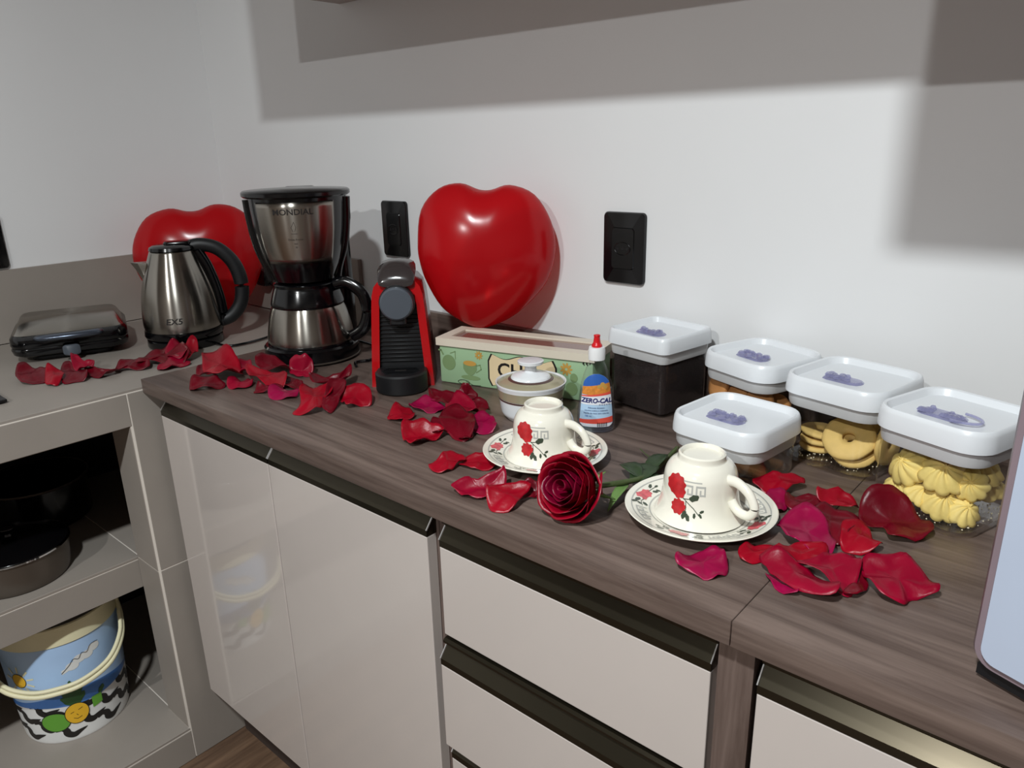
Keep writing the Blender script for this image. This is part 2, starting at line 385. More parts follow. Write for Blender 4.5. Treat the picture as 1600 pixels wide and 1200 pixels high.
tile(XW + .002, .0, -1.6, -.03, .077, .085); tile(XW + .002, -.1, -.03, .54, .077, .085)
tile(-.009, .0008, -1.6, -.03, .0, .077)
tile(XW + .002, -.009, -1.6, .54, .806, .8125)                          # slab underside
sp('niche_back_shade', bx(XW + .0005, XW + .006, -1.6, .536, .086, .805), 'nicheshade', 'near-black panel standing in for shade at the back of the open niches')  # added panel, shade of the niche depth painted as black
sp('niche_end_shade', bx(XW + .007, -.101, .5385, .5425, .086, .805), 'nicheshade')  # added end panel with the same painted shade
# tiled upstand on both walls
t = thing('tiled_upstand', 'grey tile upstand band on the left wall above the stone counter', 'backsplash', (XW, -.03, ZS))
def up(x0, x1, y0, y1):
    o = build('tile', bx(x0 + g, x1 - g, y0 + g, y1 - g, ZS + .001, 1.058, bev=bv, seg=1), M['stone'], t, False)
    for v in o.data.vertices: v.co -= Vector((XW, -.03, ZS))
up(XW, XW + .012, -1.6, -.6); up(XW, XW + .012, -.6, YW)
t = thing('tiled_upstand', 'short grey tile upstand on the back wall behind the coffee maker', 'backsplash', (XW, YW, ZS))
def up2(x0, x1):
    o = build('tile', bx(x0 + g, x1 - g, YW - .012, YW, ZS + .001, 1.058, bev=bv, seg=1), M['stone'], t, False)
    for v in o.data.vertices: v.co -= Vector((XW, YW, ZS))
up2(XW + .012, -.005)

# worktops
ZT = 0.9
def worktop(x0, x1, lab):
    o = build('worktop', bx(x0, x1, 0, YW, .872, ZT, bev=.0014, seg=2), M['wood'], None, True)
    return tag(o, lab, 'worktop')
worktop(0.001, 1.2193, 'long grey-brown wood-look worktop left of the joint'); worktop(1.2198, 2.1, 'grey-brown wood-look worktop right of the joint, under the white appliance')
tag(build('wood_upstand', bx(0.001, 2.1, YW - .014, YW, ZT, .963, bev=.001, seg=1), M['wood'], None, False), 'low wood-look upstand strip along the back wall', 'backsplash')

# base cabinets
def handle(x0, x1, z, y, par, ends='both'):
    prof = [(0, 0), (0, .0095), (.0125, .0255), (.0125, .0275), (.007, .031), (.0065, .035), (.010, .038), (.020, .038), (.020, 0)]
    h = loft(nb(), [[(x0, y + a, z + b) for a, b in prof], [(x1, y + a, z + b) for a, b in prof]])
    o = build('handle', h, M['bronze'], par, False); o['label'] = 'dark bronze profile handle'
    for xe in (x0, x1):
        e = nb(); tube(e, [(xe, y - .0002, z + .0095), (xe, y + .0125, z + .0255)], .0013, n=6, sm=0)
        build('cut_edge', e, M['alu'], o, False)
    return o
def cab(name, lab, x0, x1, fronts, pilw=.015):
    t = thing(name, lab, 'cabinet', (x0, .02, 0))
    def P(n, b, m, par=t, lab=None):
        o = build(n, b, M[m], par, False)
        for v in o.data.vertices: v.co -= Vector((x0, .02, 0))
        for c in o.children:
            for v in c.data.vertices: v.co -= Vector((x0, .02, 0))
        if lab: o['label'] = lab
        return o
    P('side_panel', bx(x0, x0 + pilw, .0385 if pilw < .02 else .02, .54, .15, .871), 'wood_v'); P('side_panel', bx(x1 - .015, x1, .0385, .54, .15, .871), 'wood_v')
    P('carcass', bx(x0 + pilw + .001, x1 - .016, .06, .54, .155, .868), 'dark', lab='dark block standing in for shade inside the cabinet behind the handles')  # dark block paints the shade seen above the handles
    P('plinth', bx(x0, x1, .09, .105, .0, .149), 'joint')
    P('bottom_panel', bx(x0 + pilw, x1 - .015, .0385, .54, .150, .165), 'wood_v')
    for kind, a, b, za, zb, y in fronts:
        d = P(kind, bx(a, b, y, y + .018, za, zb, bev=.0012, seg=2), 'front')
        for c_ in [handle(a, b, zb + .0005, y, d)]:
            for q in [c_] + list(c_.children):
                for v in q.data.vertices: v.co -= Vector((x0, .02, 0))
    return t
cab('base_cabinet', 'two-door glossy beige cabinet next to the stone counter', .006, .7885, [('door', .018, .3975, .166, .8225, .02), ('door', .4005, .783, .166, .8225, .02)])
cab('drawer_cabinet', 'glossy beige drawer cabinet in the middle, its second drawer slightly open', .7895, 1.2, [('drawer', .807, 1.194, .682, .8175, .02), ('drawer', .807, 1.194, .50, .638, .010), ('drawer', .807, 1.194, .166, .4685, .02)])
cab('base_cabinet', 'glossy beige cabinet at the right with a wide wood pillar', 1.201, 2.08, [('door', 1.2415, 1.655, .166, .8175, .02), ('door', 1.659, 2.06, .166, .8175, .02)], pilw=.036)

# wall cabinets above (their undersides and shadows show)
c = (-.0055, 1.6135)
t = thing('wall_cabinet', 'dim wall cabinet above the coffee machines, only its underside corner showing', 'cabinet', (0, YW, c[1]))
def wc(n, x0, x1, y0, y1, z0, z1, m): 
    o = build(n, bx(x0, x1, y0 - YW, y1 - YW, z0 - c[1], z1 - c[1], bev=.001, seg=1), M[m], t, False)
wc('body', c[0], 1.196, .23, YW - .0005, c[1], 2.3, 'cabwhite'); wc('door', c[0], .6, .21, .229, c[1], 2.3, 'front'); wc('door', .602, 1.196, .21, .229, c[1], 2.3, 'front')
t = thing('wall_cabinet', 'deeper wall cabinet at the right, outside the frame, shading the wall', 'cabinet', (0, YW, c[1]))
wc('body', 1.20, 2.1, .11, YW - .0005, 1.54, 2.3, 'cabwhite'); wc('door', 1.2, 2.1, .09, .109, 1.54, 2.3, 'front')

# sockets
def outlet(loc, rz, lab):
    t = thing('power_outlet', lab, 'outlet', loc, rz)
    w_, h_ = .084, .124
    ring = [(x, y) for x, y in rrect(w_, h_, .008)]
    def L(k, yy): return [(x * k, yy - .004 * math.cos(x / w_ * 2.6), z * k) for x, z in ring]
    b = loft(nb(), [[(x, -.0005, z) for x, z in ring], L(1.0, -.004), L(.975, -.0062)], cap1=False)
    inn = [(x, z) for x, z in rrect(.046, .072, .006)]
    last = [v for v in b.verts][-len(ring):]
    ri = [b.verts.new((x, -.0062 - .004 * math.cos(x / w_ * 2.6) + .0004, z)) for x, z in inn]
    for i in range(len(ring)): j = (i + 1) % len(ring); b.faces.new((last[i], last[j], ri[j], ri[i]))
    build('cover_plate', b, M['black'], t)
    m_ = nb(); loft(m_, [[(x, -.009, z) for x, z in inn], [(x * .95, -.0106, z * .97) for x, z in inn]], cap0=False)
    mo = build('socket_module', m_, M['black'], t)
    k = nb()
    for dx in (-.0095, 0, .0095): lathe_y(k, .0024, (dx, -.0107, .0))
    build('pin_hole', k, M['blackmat'], mo)
    r_ = nb(); tube(r_, [(.016 * math.cos(a), -.0106, .011 * math.sin(a)) for a in [2 * PI * i / 24 for i in range(25)]], .0008, n=6, sm=0)
    build('socket_rim', r_, M['black'], mo)
def lathe_y(bm, r, c_):
    v = [bm.verts.new((c_[0] + r * math.cos(2 * PI * i / 12), c_[1], c_[2] + r * math.sin(2 * PI * i / 12))) for i in range(12)]; bm.faces.new(v)
outlet((.74, YW, 1.139), 0, 'black outlet plate on the wall right of the heart balloon')
outlet((.132, YW, 1.138), 0, 'black outlet plate on the wall above the red capsule machine')
outlet((XW, -.048, 1.124), PI / 2, 'black outlet plate on the left wall at the frame edge')

# cooktop corner on the stone counter
t = thing('cooktop', 'black glass cooktop on the stone counter, only a corner showing', 'cooktop', (-.105, -.198, ZS))
build('glass_top', bx(-.44, 0, -.6, 0, .001, .0075, bev=.002), M['black'], t)
build('burner_ring', lathe(nb(), [(.07, .0076), (.08, .0079), (.082, .0076)], c=(-.2, -.2, 0)), M['greysteel'], t)
# ---------------------------------------------------------------- kettle
t = thing('kettle', 'brushed steel electric kettle with black handle, before the left balloon', 'kettle', (-.257, .221, ZS), math.radians(60))
build('power_base', lathe(nb(), [(0, .0005), (.082, .0005), (.084, .004), (.083, .018), (.078, .023), (0, .023)]), M['black'], t)
KB = smoothprof([(.0840, .040), (.0860, .055), (.085, .08), (.081, .115), (.074, .145), (.0645, .175), (.055, .2), (.049, .216)])
build('body', lathe(nb(), [(0, .040)] + KB + [(.044, .219)], n=64), M['steel'], t)
build('foot_ring', lathe(nb(), [(0, .0235), (.085, .0235), (.087, .028), (.0855, .0395), (0, .0395)]), M['black'], t)
li = build('lid', lathe(nb(), [(0, .2195), (.0495, .2195), (.0475, .226), (.04, .230), (0, .232)]), M['black'], t)
build('lid_tab', prism(nb(), rrect(.06, .036, .014, cx=.014), .228, .2375, .003), M['black'], li)
sp_ = nb(); 
def spo(k, z): return [(-.058 * 1 - .022 * k + .0, -.021 * (1 - .5 * k), z), (-.066 - .034 * k, 0, z + .002 * k), (-.058 - .022 * k, .021 * (1 - .5 * k), z), (-.045, .018, z), (-.045, -.018, z)]
loft(sp_, [spo(-.1, .125), spo(.1, .150), spo(.45, .178), spo(.72, .194)])
build('spout', sp_, M['steel'], t)
h = nb(); tube(h, [(.035, 0, .222), (.062, 0, .226), (.098, 0, .214), (.128, 0, .178), (.139, 0, .13), (.132, 0, .085), (.108, 0, .055), (.08, 0, .045)], lambda s: .0145 - .003 * abs(s - .5), n=12, flat=1.15)
hd = build('handle', h, M['blackmat'], t)
b = nb()
tube(b, [(.052, 0, .214), (.068, 0, .18), (.079, 0, .14), (.086, 0, .10), (.088, 0, .06), (.086, 0, .04)], .013, n=10, flat=1.0)
build('handle_rail', b, M['black'], hd)
fk = surf(KB, ang=-PI / 2)
text('logo', 'EX5', .0185, fk, M['ink'], t, u=-.012, v=.068, shear=0.15, thick=.0004, sx=1.15)
def cord(name, pts, lab, par=None, r=.0028):
    return tag(build(name, tube(nb(), pts, r, n=8, sm=8), M['black']), lab, 'cord') if par is None else build(name, tube(nb(), pts, r, n=8, sm=8), M['black'], par)
def loc_of(t, p): return t.matrix_world.inverted() @ Vector(p)
bpy.context.view_layer.update()
build('cord', tube(nb(), [tuple(loc_of(t, p)) for p in [(-.19, .25, ZS + .006), (-.125, .262, ZS + .004), (-.13, .36, ZS + .004), (-.19, .44, ZS + .004), (-.25, .49, ZS + .01), (-.33, .53, ZS + .05), (-.40, .532, .98)]], .0028, n=8, sm=8), M['black'], t)
t = thing('power_plug', 'black plug in the tiled upstand behind the kettle handle', 'plug', (-.40, YW - .012, .98))
build('plug_body', bx(-.022, .022, -.034, -.0005, -.022, .022, bev=.006), M['black'], t)

# ---------------------------------------------------------------- coffee maker
t = thing('coffee_maker', 'black and steel drip coffee maker with thermal jug', 'coffee maker', (.136, .304, ZT), math.radians(52))
build('base', prism(nb(), [(x, y) for x, y in [(.0965 * math.cos(a), .0965 * math.sin(a)) for a in [PI + PI * i / 24 for i in range(25)]] + [(.09, .05), (.075, .1), (-.075, .1), (-.09, .05)]], .0005, .034, .004), M['black'], t)
build('foot_trim', lathe(nb(), [(.0955, .004), (.098, .005), (.098, .007), (.0955, .008)]), M['greysteel'], t)
JP = smoothprof([(.086, .034), (.0875, .045), (.085, .065), (.080, .088), (.0755, .104), (.072, .112)])
jug = build('jug', lathe(nb(), [(0, .0315), (.08, .0315)] + JP, n=64), M['steel'], t); jug['label'] = 'brushed steel thermal jug'
build('jug_collar', lathe(nb(), smoothprof([(.0725, .112), (.0735, .118), (.070, .132), (.064, .150), (.058, .160), (.0, .161)])), M['black'], jug)
build('jug_foot', lathe(nb(), [(0, .0305), (.088, .0305), (.0885, .036), (.0868, .040), (0, .04)]), M['black'], jug)
h = nb(); tube(h, [(.058, -.028, .154), (.082, -.036, .157), (.112, -.048, .135), (.12, -.05, .095), (.108, -.046, .062), (.084, -.036, .045)], .0085, n=10, flat=1.5)
build('jug_handle', h, M['black'], jug)
col_ = prism(nb(), rrect(.168, .064, .022, cx=.010, cy=.080), .03, .33, .002); build('water_tank', col_, M['black'], t)
FP = smoothprof([(.060, .165), (.066, .18), (.074, .2), (.081, .225), (.0875, .26), (.0915, .3), (.093, .328)])
build('filter_holder', lathe(nb(), [(0, .164), (.058, .164)] + FP + [(0, .328)], n=64), M['black'], t)
ff = surf(FP, ang=-PI / 2)
b = nb(); patch(b, ff, lambda s: .205 - .0 * s, lambda s: .322, -.082, .082, nu=32, nv=12, off=.0015)
pl = build('steel_panel', b, M['steel'], t, solid=.001)
text('brand_lettering', 'MONDIAL', .0150, ff, M['ink'], pl, u=-.003, v=.304, off=.0024, thick=.00025, sx=1.12)
text('small_print', 'Dolce Arome', .0052, ff, M['ink'], pl, u=-.003, v=.253, off=.0023)
text('small_print', 'Inox', .004, ff, M['ink'], pl, u=-.003, v=.245, off=.0023)
text('small_print', '30', .004, ff, M['ink'], pl, u=-.003, v=.238, off=.0023)
b = nb(); stroke(b, ff, [(-.006, .268), (-.009, .276), (-.003, .286), (0, .276), (-.003, .268)], .0006, off=.0023); stroke(b, ff, [(-.010, .264), (.002, .264)], .0006, off=.0023)
build('flame_mark', b, M['ink'], pl, False)
for s in (-1, 1):
    b = nb(); tube(b, [(s * .093, -.002, .325), (s * .09, .0, .28), (s * .082, .0, .23), (s * .068, .0, .19), (s * .062, .0, .165)], .011, n=10, flat=1.0); build('side_rail', b, M['black'], t)
li = build('lid', lathe(nb(), [(0, .329), (.101, .329), (.1045, .332), (.1045, .338), (.101, .341), (.03, .345), (0, .345)], n=64), M['black'], t)
b = nb(); box(b, -.03, .03, .085, .118, .325, .342, bev=.004); build('hinge', b, M['black'], li)
bpy.context.view_layer.update()
build('power_cord', tube(nb(), [tuple(t.matrix_world.inverted() @ Vector(p)) for p in [(.12, .43, .904), (.20, .42, .904), (.262, .375, .904), (.272, .345, .904), (.262, .318, .904), (.285, .30, .904)]], .003, n=8, sm=8), M['black'], t)

# ---------------------------------------------------------------- capsule machine
t = thing('capsule_machine', 'small red and black capsule coffee machine', 'coffee machine', (.446, .283, ZT), math.radians(42.5))
half = [(.0565, .0), (.0545, .03), (.0505, .09), (.0470, .14), (.0445, .168), (.040, .184), (.030, .196), (.015, .2)]
OUT = [(-x, z) for x, z in half] + [(x, z) for x, z in half[::-1]]
def oy(pts, y, k=1.0, dz=0): return [(x * k, y, z + dz) for x, z in pts]
build('housing', loft(nb(), [oy(OUT, .012), oy(OUT, .085), oy([(x * .93, z * .97) for x, z in OUT], .108)]), M['darkred'], t)
INN = [(-x + .0105 if True else 0, z) for x, z in half]; inn_half = [(max(.006, x - .0135), max(0, z - (0.012 if z > .17 else 0))) for x, z in half]
INN = [(-x, z) for x, z in inn_half] + [(x, z) for x, z in inn_half[::-1]]
b = nb()
def ringv(pts, y): return [b.verts.new((x, y, z)) for x, z in pts]
oA, oB = ringv([(x * 1.01, z) for x, z in OUT], -.004), ringv([(x * 1.015, z) for x, z in OUT], .03); iA, iB = ringv(INN, -.004), ringv(INN, .03)
for A_, B_ in ((oA, oB), (oB, iB), (iB, iA), (iA, oA)):
    for i in range(len(oA) - 1): b.faces.new((A_[i], A_[i + 1], B_[i + 1], B_[i]))
b.faces.new((oA[0], oB[0], iB[0], iA[0])); b.faces.new((oA[-1], oB[-1], iB[-1], iA[-1]))
build('front_frame', b, M['red'], t)
b = nb(); loft(b, [oy(INN, .006), oy(INN, .0118)]); build('front_panel', b, M['blackmat'], t)
for i in range(12):
    z = .045 + i * .0075
    wq = .0455 - .0075 * (z / .14)
    build('rib', bx(-wq + .003, wq - .003, .0025, .0062, z, z + .0035, bev=.0008, seg=1), M['blackmat'], t)
b = nb(); lathe(b, [(0, -.028), (.026, -.028), (.0288, -.0255), (.0295, -.02), (.0295, .0)], n=48)
bmesh.ops.rotate(b, verts=b.verts, cent=(0, 0, 0), matrix=Matrix.Rotation(-PI / 2, 3, 'X'))
bmesh.ops.translate(b, verts=b.verts, vec=(0, 0, .157)); 
for v in b.verts: v.co.y = v.co.y
hd = build('brew_head', b, M['greyblue'], t)
b = nb(); lathe(b, [(.0297, -.018), (.0315, -.016), (.0315, .012), (.03, .012)], n=48)
bmesh.ops.rotate(b, verts=b.verts, cent=(0, 0, 0), matrix=Matrix.Rotation(-PI / 2, 3, 'X')); bmesh.ops.translate(b, verts=b.verts, vec=(0, 0, .157)); build('head_collar', b, M['blackmat'], hd)
build('spout', prism(nb(), rrect(.03, .026, .008, cy=-.008), .118, .134, .002), M['blackmat'], hd)
b = nb(); lev = []
for y, z, w_, h_ in ((-.014, .190, .030, .006), (-.006, .200, .033, .010), (.014, .211, .034, .012), (.040, .217, .031, .011), (.072, .210, .026, .008), (.09, .200, .020, .006)):
    lev.append([(w_ * math.cos(a), y, z + h_ * math.sin(a)) for a in [2 * PI * i / 16 for i in range(16)]])
loft(b, lev); build('lever', b, M['smoke'], t)
b = nb(); pts = [(.0465 * math.cos(a), -.02 + .0465 * math.sin(a)) for a in [PI + PI * i / 24 for i in range(25)]] + [(.0445, .0045), (-.0445, .0045)]
prism(b, pts, .0005, .036, .003); tr = build('drip_tray', b, M['blackmat'], t)
b = nb()
for i in range(-3, 4): box(b, -.034 + abs(i) * .003, .034 - abs(i) * .003, -.028 + i * .006 - .0012, -.028 + i * .006 + .0012, .0362, .0372)
build('tray_grid', b, M['black'], tr, False)
b = nb(); box(b, -.01, .01, -.031, -.025, .0374, .0379, bev=.0002, seg=1); build('tray_slot', b, M['ink'], tr, False)
b = nb(); prism(b, rrect(.074, .03, .012, cy=.124), .001, .16, .004); build('water_tank', b, M['smoke'], t)

# ---------------------------------------------------------------- sandwich maker
t = thing('sandwich_maker', 'closed sandwich maker, black with a brushed steel top, left of the kettle', 'sandwich maker', (-.424, .034, ZS), math.radians(69))
def rr3(w_, d, r, z, dy=0, bow=0.0): return [(x, y + dy - bow * (1 - (2 * x / w_) ** 2) * (1 if y < 0 else 0), z) for x, y in rrect(w_, d, r)]
b = nb(); loft(b, [rr3(.16, .15, .02, .0005), rr3(.165, .155, .02, .014)]); build('foot_plate', b, M['blackmat'], t)
b = nb(); loft(b, [rr3(.2, .175, .03, .013, bow=.004), rr3(.226, .2, .035, .022, bow=.008), rr3(.232, .205, .035, .036, bow=.01), rr3(.228, .202, .035, .041, bow=.01)]); build('lower_shell', b, M['black'], t)
b = nb(); loft(b, [rr3(.228, .202, .035, .0425, bow=.01), rr3(.232, .205, .035, .048, bow=.01), rr3(.230, .203, .035, .066, bow=.008), rr3(.220, .193, .032, .0745, dy=.003, bow=.002)]); us = build('upper_shell', b, M['black'], t)
b = nb(); loft(b, [rr3(.218, .190, .03, .0747, dy=.004), rr3(.212, .182, .028, .080, dy=.007), rr3(.200, .150, .025, .0935, dy=.020), rr3(.188, .10, .022, .1005, dy=.036)], cap0=False)
pl = build('steel_top', b, M['steel'], us)
b = nb(); tube(b, [(-.058, -.094, .066), (-.052, -.113, .070), (-.026, -.124, .072), (0, -.127, .0725), (.026, -.124, .072), (.052, -.113, .070), (.058, -.094, .066)], .0115, n=14, flat=.75); build('handle', b, M['handlesheen'], us)
b = nb(); loft(b, [[(x, -.1185 - .001 * k, z) for x, z in rrect(.028 * (1 - .1 * k), .03, .008, cy=.03)] for k in (-2, 0, 3)]); build('latch', b, M['greyblue'], t)
text('lettering', 'GRILL', .008, lambda u, v, off: (u, -.020 + v * .9, .1005 + off), M['greysteel'], pl, u=.0, v=.055)

for o_ in t.children_recursive:
    for v in o_.data.vertices: v.co.z *= .80

# ---------------------------------------------------------------- heart balloons
HB = [(-.114, .024), (-.105, .085), (-.073, .122), (-.035, .131), (-.004, .119), (.018, .118), (.05, .126), (.092, .108), (.120, .06), (.128, .008), (.116, -.045), (.088, -.085), (.052, -.118), (.012, -.138), (-.014, -.141), (-.045, -.126), (-.078, -.098), (-.102, -.05), (-.112, -.012)]
def heart(name, lab, loc, rz, sc, flip=False, thick=.078, lean=0.0, group=None, wide=1.07):
    t = thing(name, lab, 'balloon', loc, rz, group); b = nb()
    P = catmull([(x, z, 0) for x, z in HB], 4, closed=True); n = len(P)
    cx, cz = 0.003, .002; rings = []; rad = .122
    def ang_(p): return math.atan2(p.y - cz, p.x - cx)
    K = 14
    for side in (-1, 1):
        for q in range(1, K + 1):
            u = q / K * PI / 2; s = math.sin(u) if side < 0 else math.sin(PI / 2 - (q) / K * PI / 2)
            if side > 0 and q == K: continue
            d = math.cos(math.asin(min(1, s))) ** .95 * thick
            row = []
            for p in P:
                a_ = ang_(p); k_ = s ** 2.5; x = cx + rad * math.cos(a_) * (1 - k_) + (p.x - cx) * k_; z = cz + rad * 1.02 * math.sin(a_) * (1 - k_) + (p.y - cz) * k_
                dd = d * (1 - .16 * max(0, -(z * s)) / .14)
                X = (cx + (x - cx) * s) * wide; Z = cz + (z - cz) * s
                if flip: X = -X
                row.append((X * sc, side * dd * sc + lean * Z, Z * sc))
            rings.append(row)
    c0 = b.verts.new((cx * sc * (-1 if flip else 1), -thick * sc + lean * cz, cz * sc)); c1 = b.verts.new((cx * sc * (-1 if flip else 1), thick * sc + lean * cz, cz * sc))
    V = [[b.verts.new(p) for p in r] for r in rings]
    for a, q in zip(V, V[1:]):
        for i in range(n): b.faces.new((a[i], a[(i + 1) % n], q[(i + 1) % n], q[i]))
    for i in range(n): b.faces.new((c0, V[0][i], V[0][(i + 1) % n])); b.faces.new((c1, V[-1][(i + 1) % n], V[-1][i]))
    build('latex_skin', b, M['balloon'], t)
    kx = -.012 * sc * (-1 if flip else 1); zz = -.139 * sc
    b = nb(); lathe(b, [(.004, .004), (.003, -.001), (.0055, -.006), (.007, -.008)], n=14, c=(0, 0, 0))
    bmesh.ops.rotate(b, verts=b.verts, cent=(0, 0, 0), matrix=Matrix.Rotation(PI / 2.2, 3, 'X')); bmesh.ops.translate(b, verts=b.verts, vec=(kx, .012 + lean * zz, zz + .006)); build('knot', b, M['balloon'], t)
    return t
heart('heart_balloon', 'glossy red heart balloon standing on the green tin', (.500, .450, 1.123), math.radians(38), .985, thick=.076)
heart('heart_balloon', 'red heart balloon in the corner behind the steel kettle', (-.462, .395, 1.039), math.radians(60), 1.09, flip=True, thick=.07, wide=1.2)

# ---------------------------------------------------------------- biscuit tin
t = thing('biscuit_tin', 'long mint green printed tin with an ivory lid, under the balloon', 'tin', (.485, .34, ZT), math.radians(14))
TL, TD, TH = .300, .086, .072
build('body', bx(0, TL, 0, TD, .0005, TH, bev=.003), M['green'], t)
b = nb(); fw = .017
for a in ((-.004, TL + .004, -.004, fw), (-.004, TL + .004, TD - fw, TD + .004), (-.004, fw, fw, TD - fw), (TL - fw, TL + .004, fw, TD - fw)): box(b, *a, TH + .0004 - .001, TH + .0135, bev=.0)
lid = build('lid', b, M['ivory'], t, False)
wn = build('window', bx(fw, TL - fw, fw, TD - fw, TH + .006, TH + .0105), M['window'], lid, False); wn['label'] = 'brownish see-through window in the lid'
ft = lambda u, v, off: (u, -off, v)
def prt(n, fn, m, lab=None):
    b = nb(); fn(b); o = build(n, b, M[m], t, False)
    if lab: o['label'] = lab
def f1(b): blob(b, ft, .020, .040, .014, .0145, n=24, off=.0006); stroke(b, ft, [(.008, .055), (.004, .062), (.0, .062)], .003, off=.0006); stroke(b, ft, [(.024, .058), (.034, .062), (.034, .048)], .0015, off=.0006)
prt('teapot_print', f1, 'olive')
def f2(b): 
    patch(b, ft, lambda s: .020 + .012 * (2 * s - 1) ** 2, lambda s: .043, .050, .078, nu=14, off=.0006); blob(b, ft, .065, .016, .020, .0045, off=.0006); stroke(b, ft, [(.078, .04), (.085, .042), (.087, .034), (.077, .027)], .0018, off=.0006)
prt('teacup_print', f2, 'olive')
prt('tea_print', lambda b: blob(b, ft, .064, .043, .0135, .005, off=.0009), 'mustard')
def flw(b):
    for (u, v, r) in ((.083, .060, .008), (.252, .054, .011)):
        for k in range(9): a = 2 * PI * k / 9; leafs(b, ft, u + math.cos(a) * r * .2, v + math.sin(a) * r * .2, r * .85, r * .38, a, off=.0006)
prt('flower_print', flw, 'mustard')
def cart(k, off):
    def q(b):
        top = lambda s: .036 + (.026 + .004 * math.cos(4 * PI * s)) * k * min(1, math.sin(PI * min(max(s, .0), 1)) * 3 + .55)
        bot = lambda s: .036 - (.026 + .004 * math.cos(4 * PI * s)) * k * min(1, math.sin(PI * min(max(s, .0), 1)) * 3 + .55)
        patch(b, ft, bot, top, .168 - .065 * k, .168 + .065 * k, nu=40, off=off)
    return q
prt('cartouche_border', cart(1.03, .0006), 'ink'); prt('cartouche', cart(.98, .0009), 'cream')
text('lettering', 'CHÁ', .036, ft, M['ink'], t, u=.158, v=.037, off=.0013, thick=.0007)
def orn(b):
    tube_ = [(.050 + .012 * math.cos(a), .006 + .004 * math.sin(a)) for a in [2 * PI * i / 16 for i in range(17)]]; stroke(b, ft, tube_, .0009, off=.0007); stroke(b, ft, [(.055, .008), (.07, .002), (.085, .003)], .0009, off=.0007)
    for i in range(5): leafs(b, ft, .282 + i * .003, .066 - .002 * (i % 2), .005, .0022, 1.2 + .8 * (i % 2), off=.0007)
prt('scroll_print', orn, 'ink')
def f3(b): blob(b, ft, .262, .020, .011, .012, off=.0006); blob(b, ft, .266, .040, .007, .008, off=.0006)
prt('jug_print', f3, 'olive')

# ---------------------------------------------------------------- sugar bowl
t = thing('sugar_bowl', 'white lidded sugar bowl with beige and maroon bands, before the tin', 'sugar bowl', (.732, .304, ZT), math.radians(35))
SP_ = smoothprof([(.040, .0005), (.043, .004), (.0475, .010), (.0495, .02), (.0515, .035), (.0535, .048), (.0555, .056)])
build('bowl', lathe(nb(), [(0, .0005)] + SP_ + [(.0568, .0585), (.0565, .0600), (.0548, .0600), (.0530, .0575), (.045, .012), (0, .01)], n=56), M['porcelain'], t)
def band(z0, z1, m, n_):
    fz = surf(SP_); k = 56; b = nb(); rows = []
    for z in [z0 + (z1 - z0) * i / 4 for i in range(5)]: rows.append((Vector(fz(0, z, .0004)).xy.length, z))
    lathe(b, rows, n=k); build(n_, b, M[m], t)
band(.037, .0515, 'gold', 'beige_band'); band(.0335, .0365, 'maroon', 'maroon_band')
b = nb(); lathe(b, [(.0528, .0575), (.0515, .0590), (.036, .0635)], n=56); li = build('lid', b, M['gold'], t); li['label'] = 'beige rim of the lid'
build('lid_ring', lathe(nb(), [(.0365, .0637), (.0318, .0655)], n=56), M['maroon'], li)
build('lid_crown', lathe(nb(), smoothprof([(.032, .0655), (.029, .0695), (.018, .0735), (.0105, .0755)]), n=48), M['porcelain'], li)
build('knob', lathe(nb(), smoothprof([(.0105, .0755), (.0095, .080), (.0105, .0855), (.0195, .088), (.0205, .091), (.019, .0935), (.0001, .0945)]), n=40), M['porcelain'], li)

# ---------------------------------------------------------------- sweetener bottle
t = thing('sweetener_bottle', 'clear sweetener bottle with white cap and red tip', 'bottle', (.849, .317, ZT), math.radians(35))
BP = smoothprof([(.027, .001), (.0288, .008), (.0288, .02), (.0275, .036), (.0255, .056), (.023, .074), (.0195, .088), (.0155, .099), (.012, .107), (.0105, .113)])
build('body', lathe(nb(), [(0, .001)] + BP, n=48, sy=.66), M['bottle'], t)
lq = [(r - .0012, z + .0012) for r, z in BP if z < .068]
build('sweetener', lathe(nb(), [(0, .0022)] + lq + [(0, lq[-1][1])], n=40, sy=.66), M['liquid'], t)
b = nb(); lathe(b, [(.0105, .1115), (.0125, .1125), (.0125, .127), (.0115, .131), (0, .132)], n=36); cp = build('cap', b, M['capwhite'], t); cp['label'] = 'white ribbed cap'
b = nb(); lathe(b, smoothprof([(.0075, .1305), (.0078, .134), (.0055, .138), (.0045, .146), (.0048, .149), (.0001, .15)]), n=24); build('tip', b, M['capred'], cp)
fb0 = surf(BP, sy=.66)
def fb(u, v, off):  # u = straight width on the front of the flattened bottle
    z = v; r = Vector(fb0(0, v, 0)); rr_ = -r.y / .66; x = max(-rr_ * .985, min(rr_ * .985, u)); return (x, -math.sqrt(max(0, rr_ * rr_ - x * x)) * .66 - off, z)
def rb(v): return -Vector(fb0(0, v, 0)).y / .66
def lab_w(v):
    w_ = rb(v) * .86
    if v < .018: w_ -= .006 * (1 - (v - .011) / .007) ** 2
    if v > .078: w_ *= math.sqrt(max(.02, 1 - ((v - .078) / .015) ** 2))
    return w_
def lpatch(n_, v0, v1, m, off, tilt0=0, tilt1=0, u0=-1, u1=1, par=None):
    b = nb(); nu, nv = 18, max(3, int((v1 - v0) / .003)); g_ = []
    for j in range(nv + 1):
        row = []
        for i in range(nu + 1):
            s = u0 + (u1 - u0) * i / nu; v = v0 + (v1 - v0) * j / nv + (tilt0 * (1 - j / nv) + tilt1 * j / nv) * s
            v = min(max(v, .011), .0925); row.append(b.verts.new(fb(s * lab_w(v), v, off)))
        g_.append(row)
    for j in range(nv):
        for i in range(nu): b.faces.new((g_[j][i], g_[j][i + 1], g_[j + 1][i + 1], g_[j + 1][i]))
    return build(n_, b, M[m], par or t)
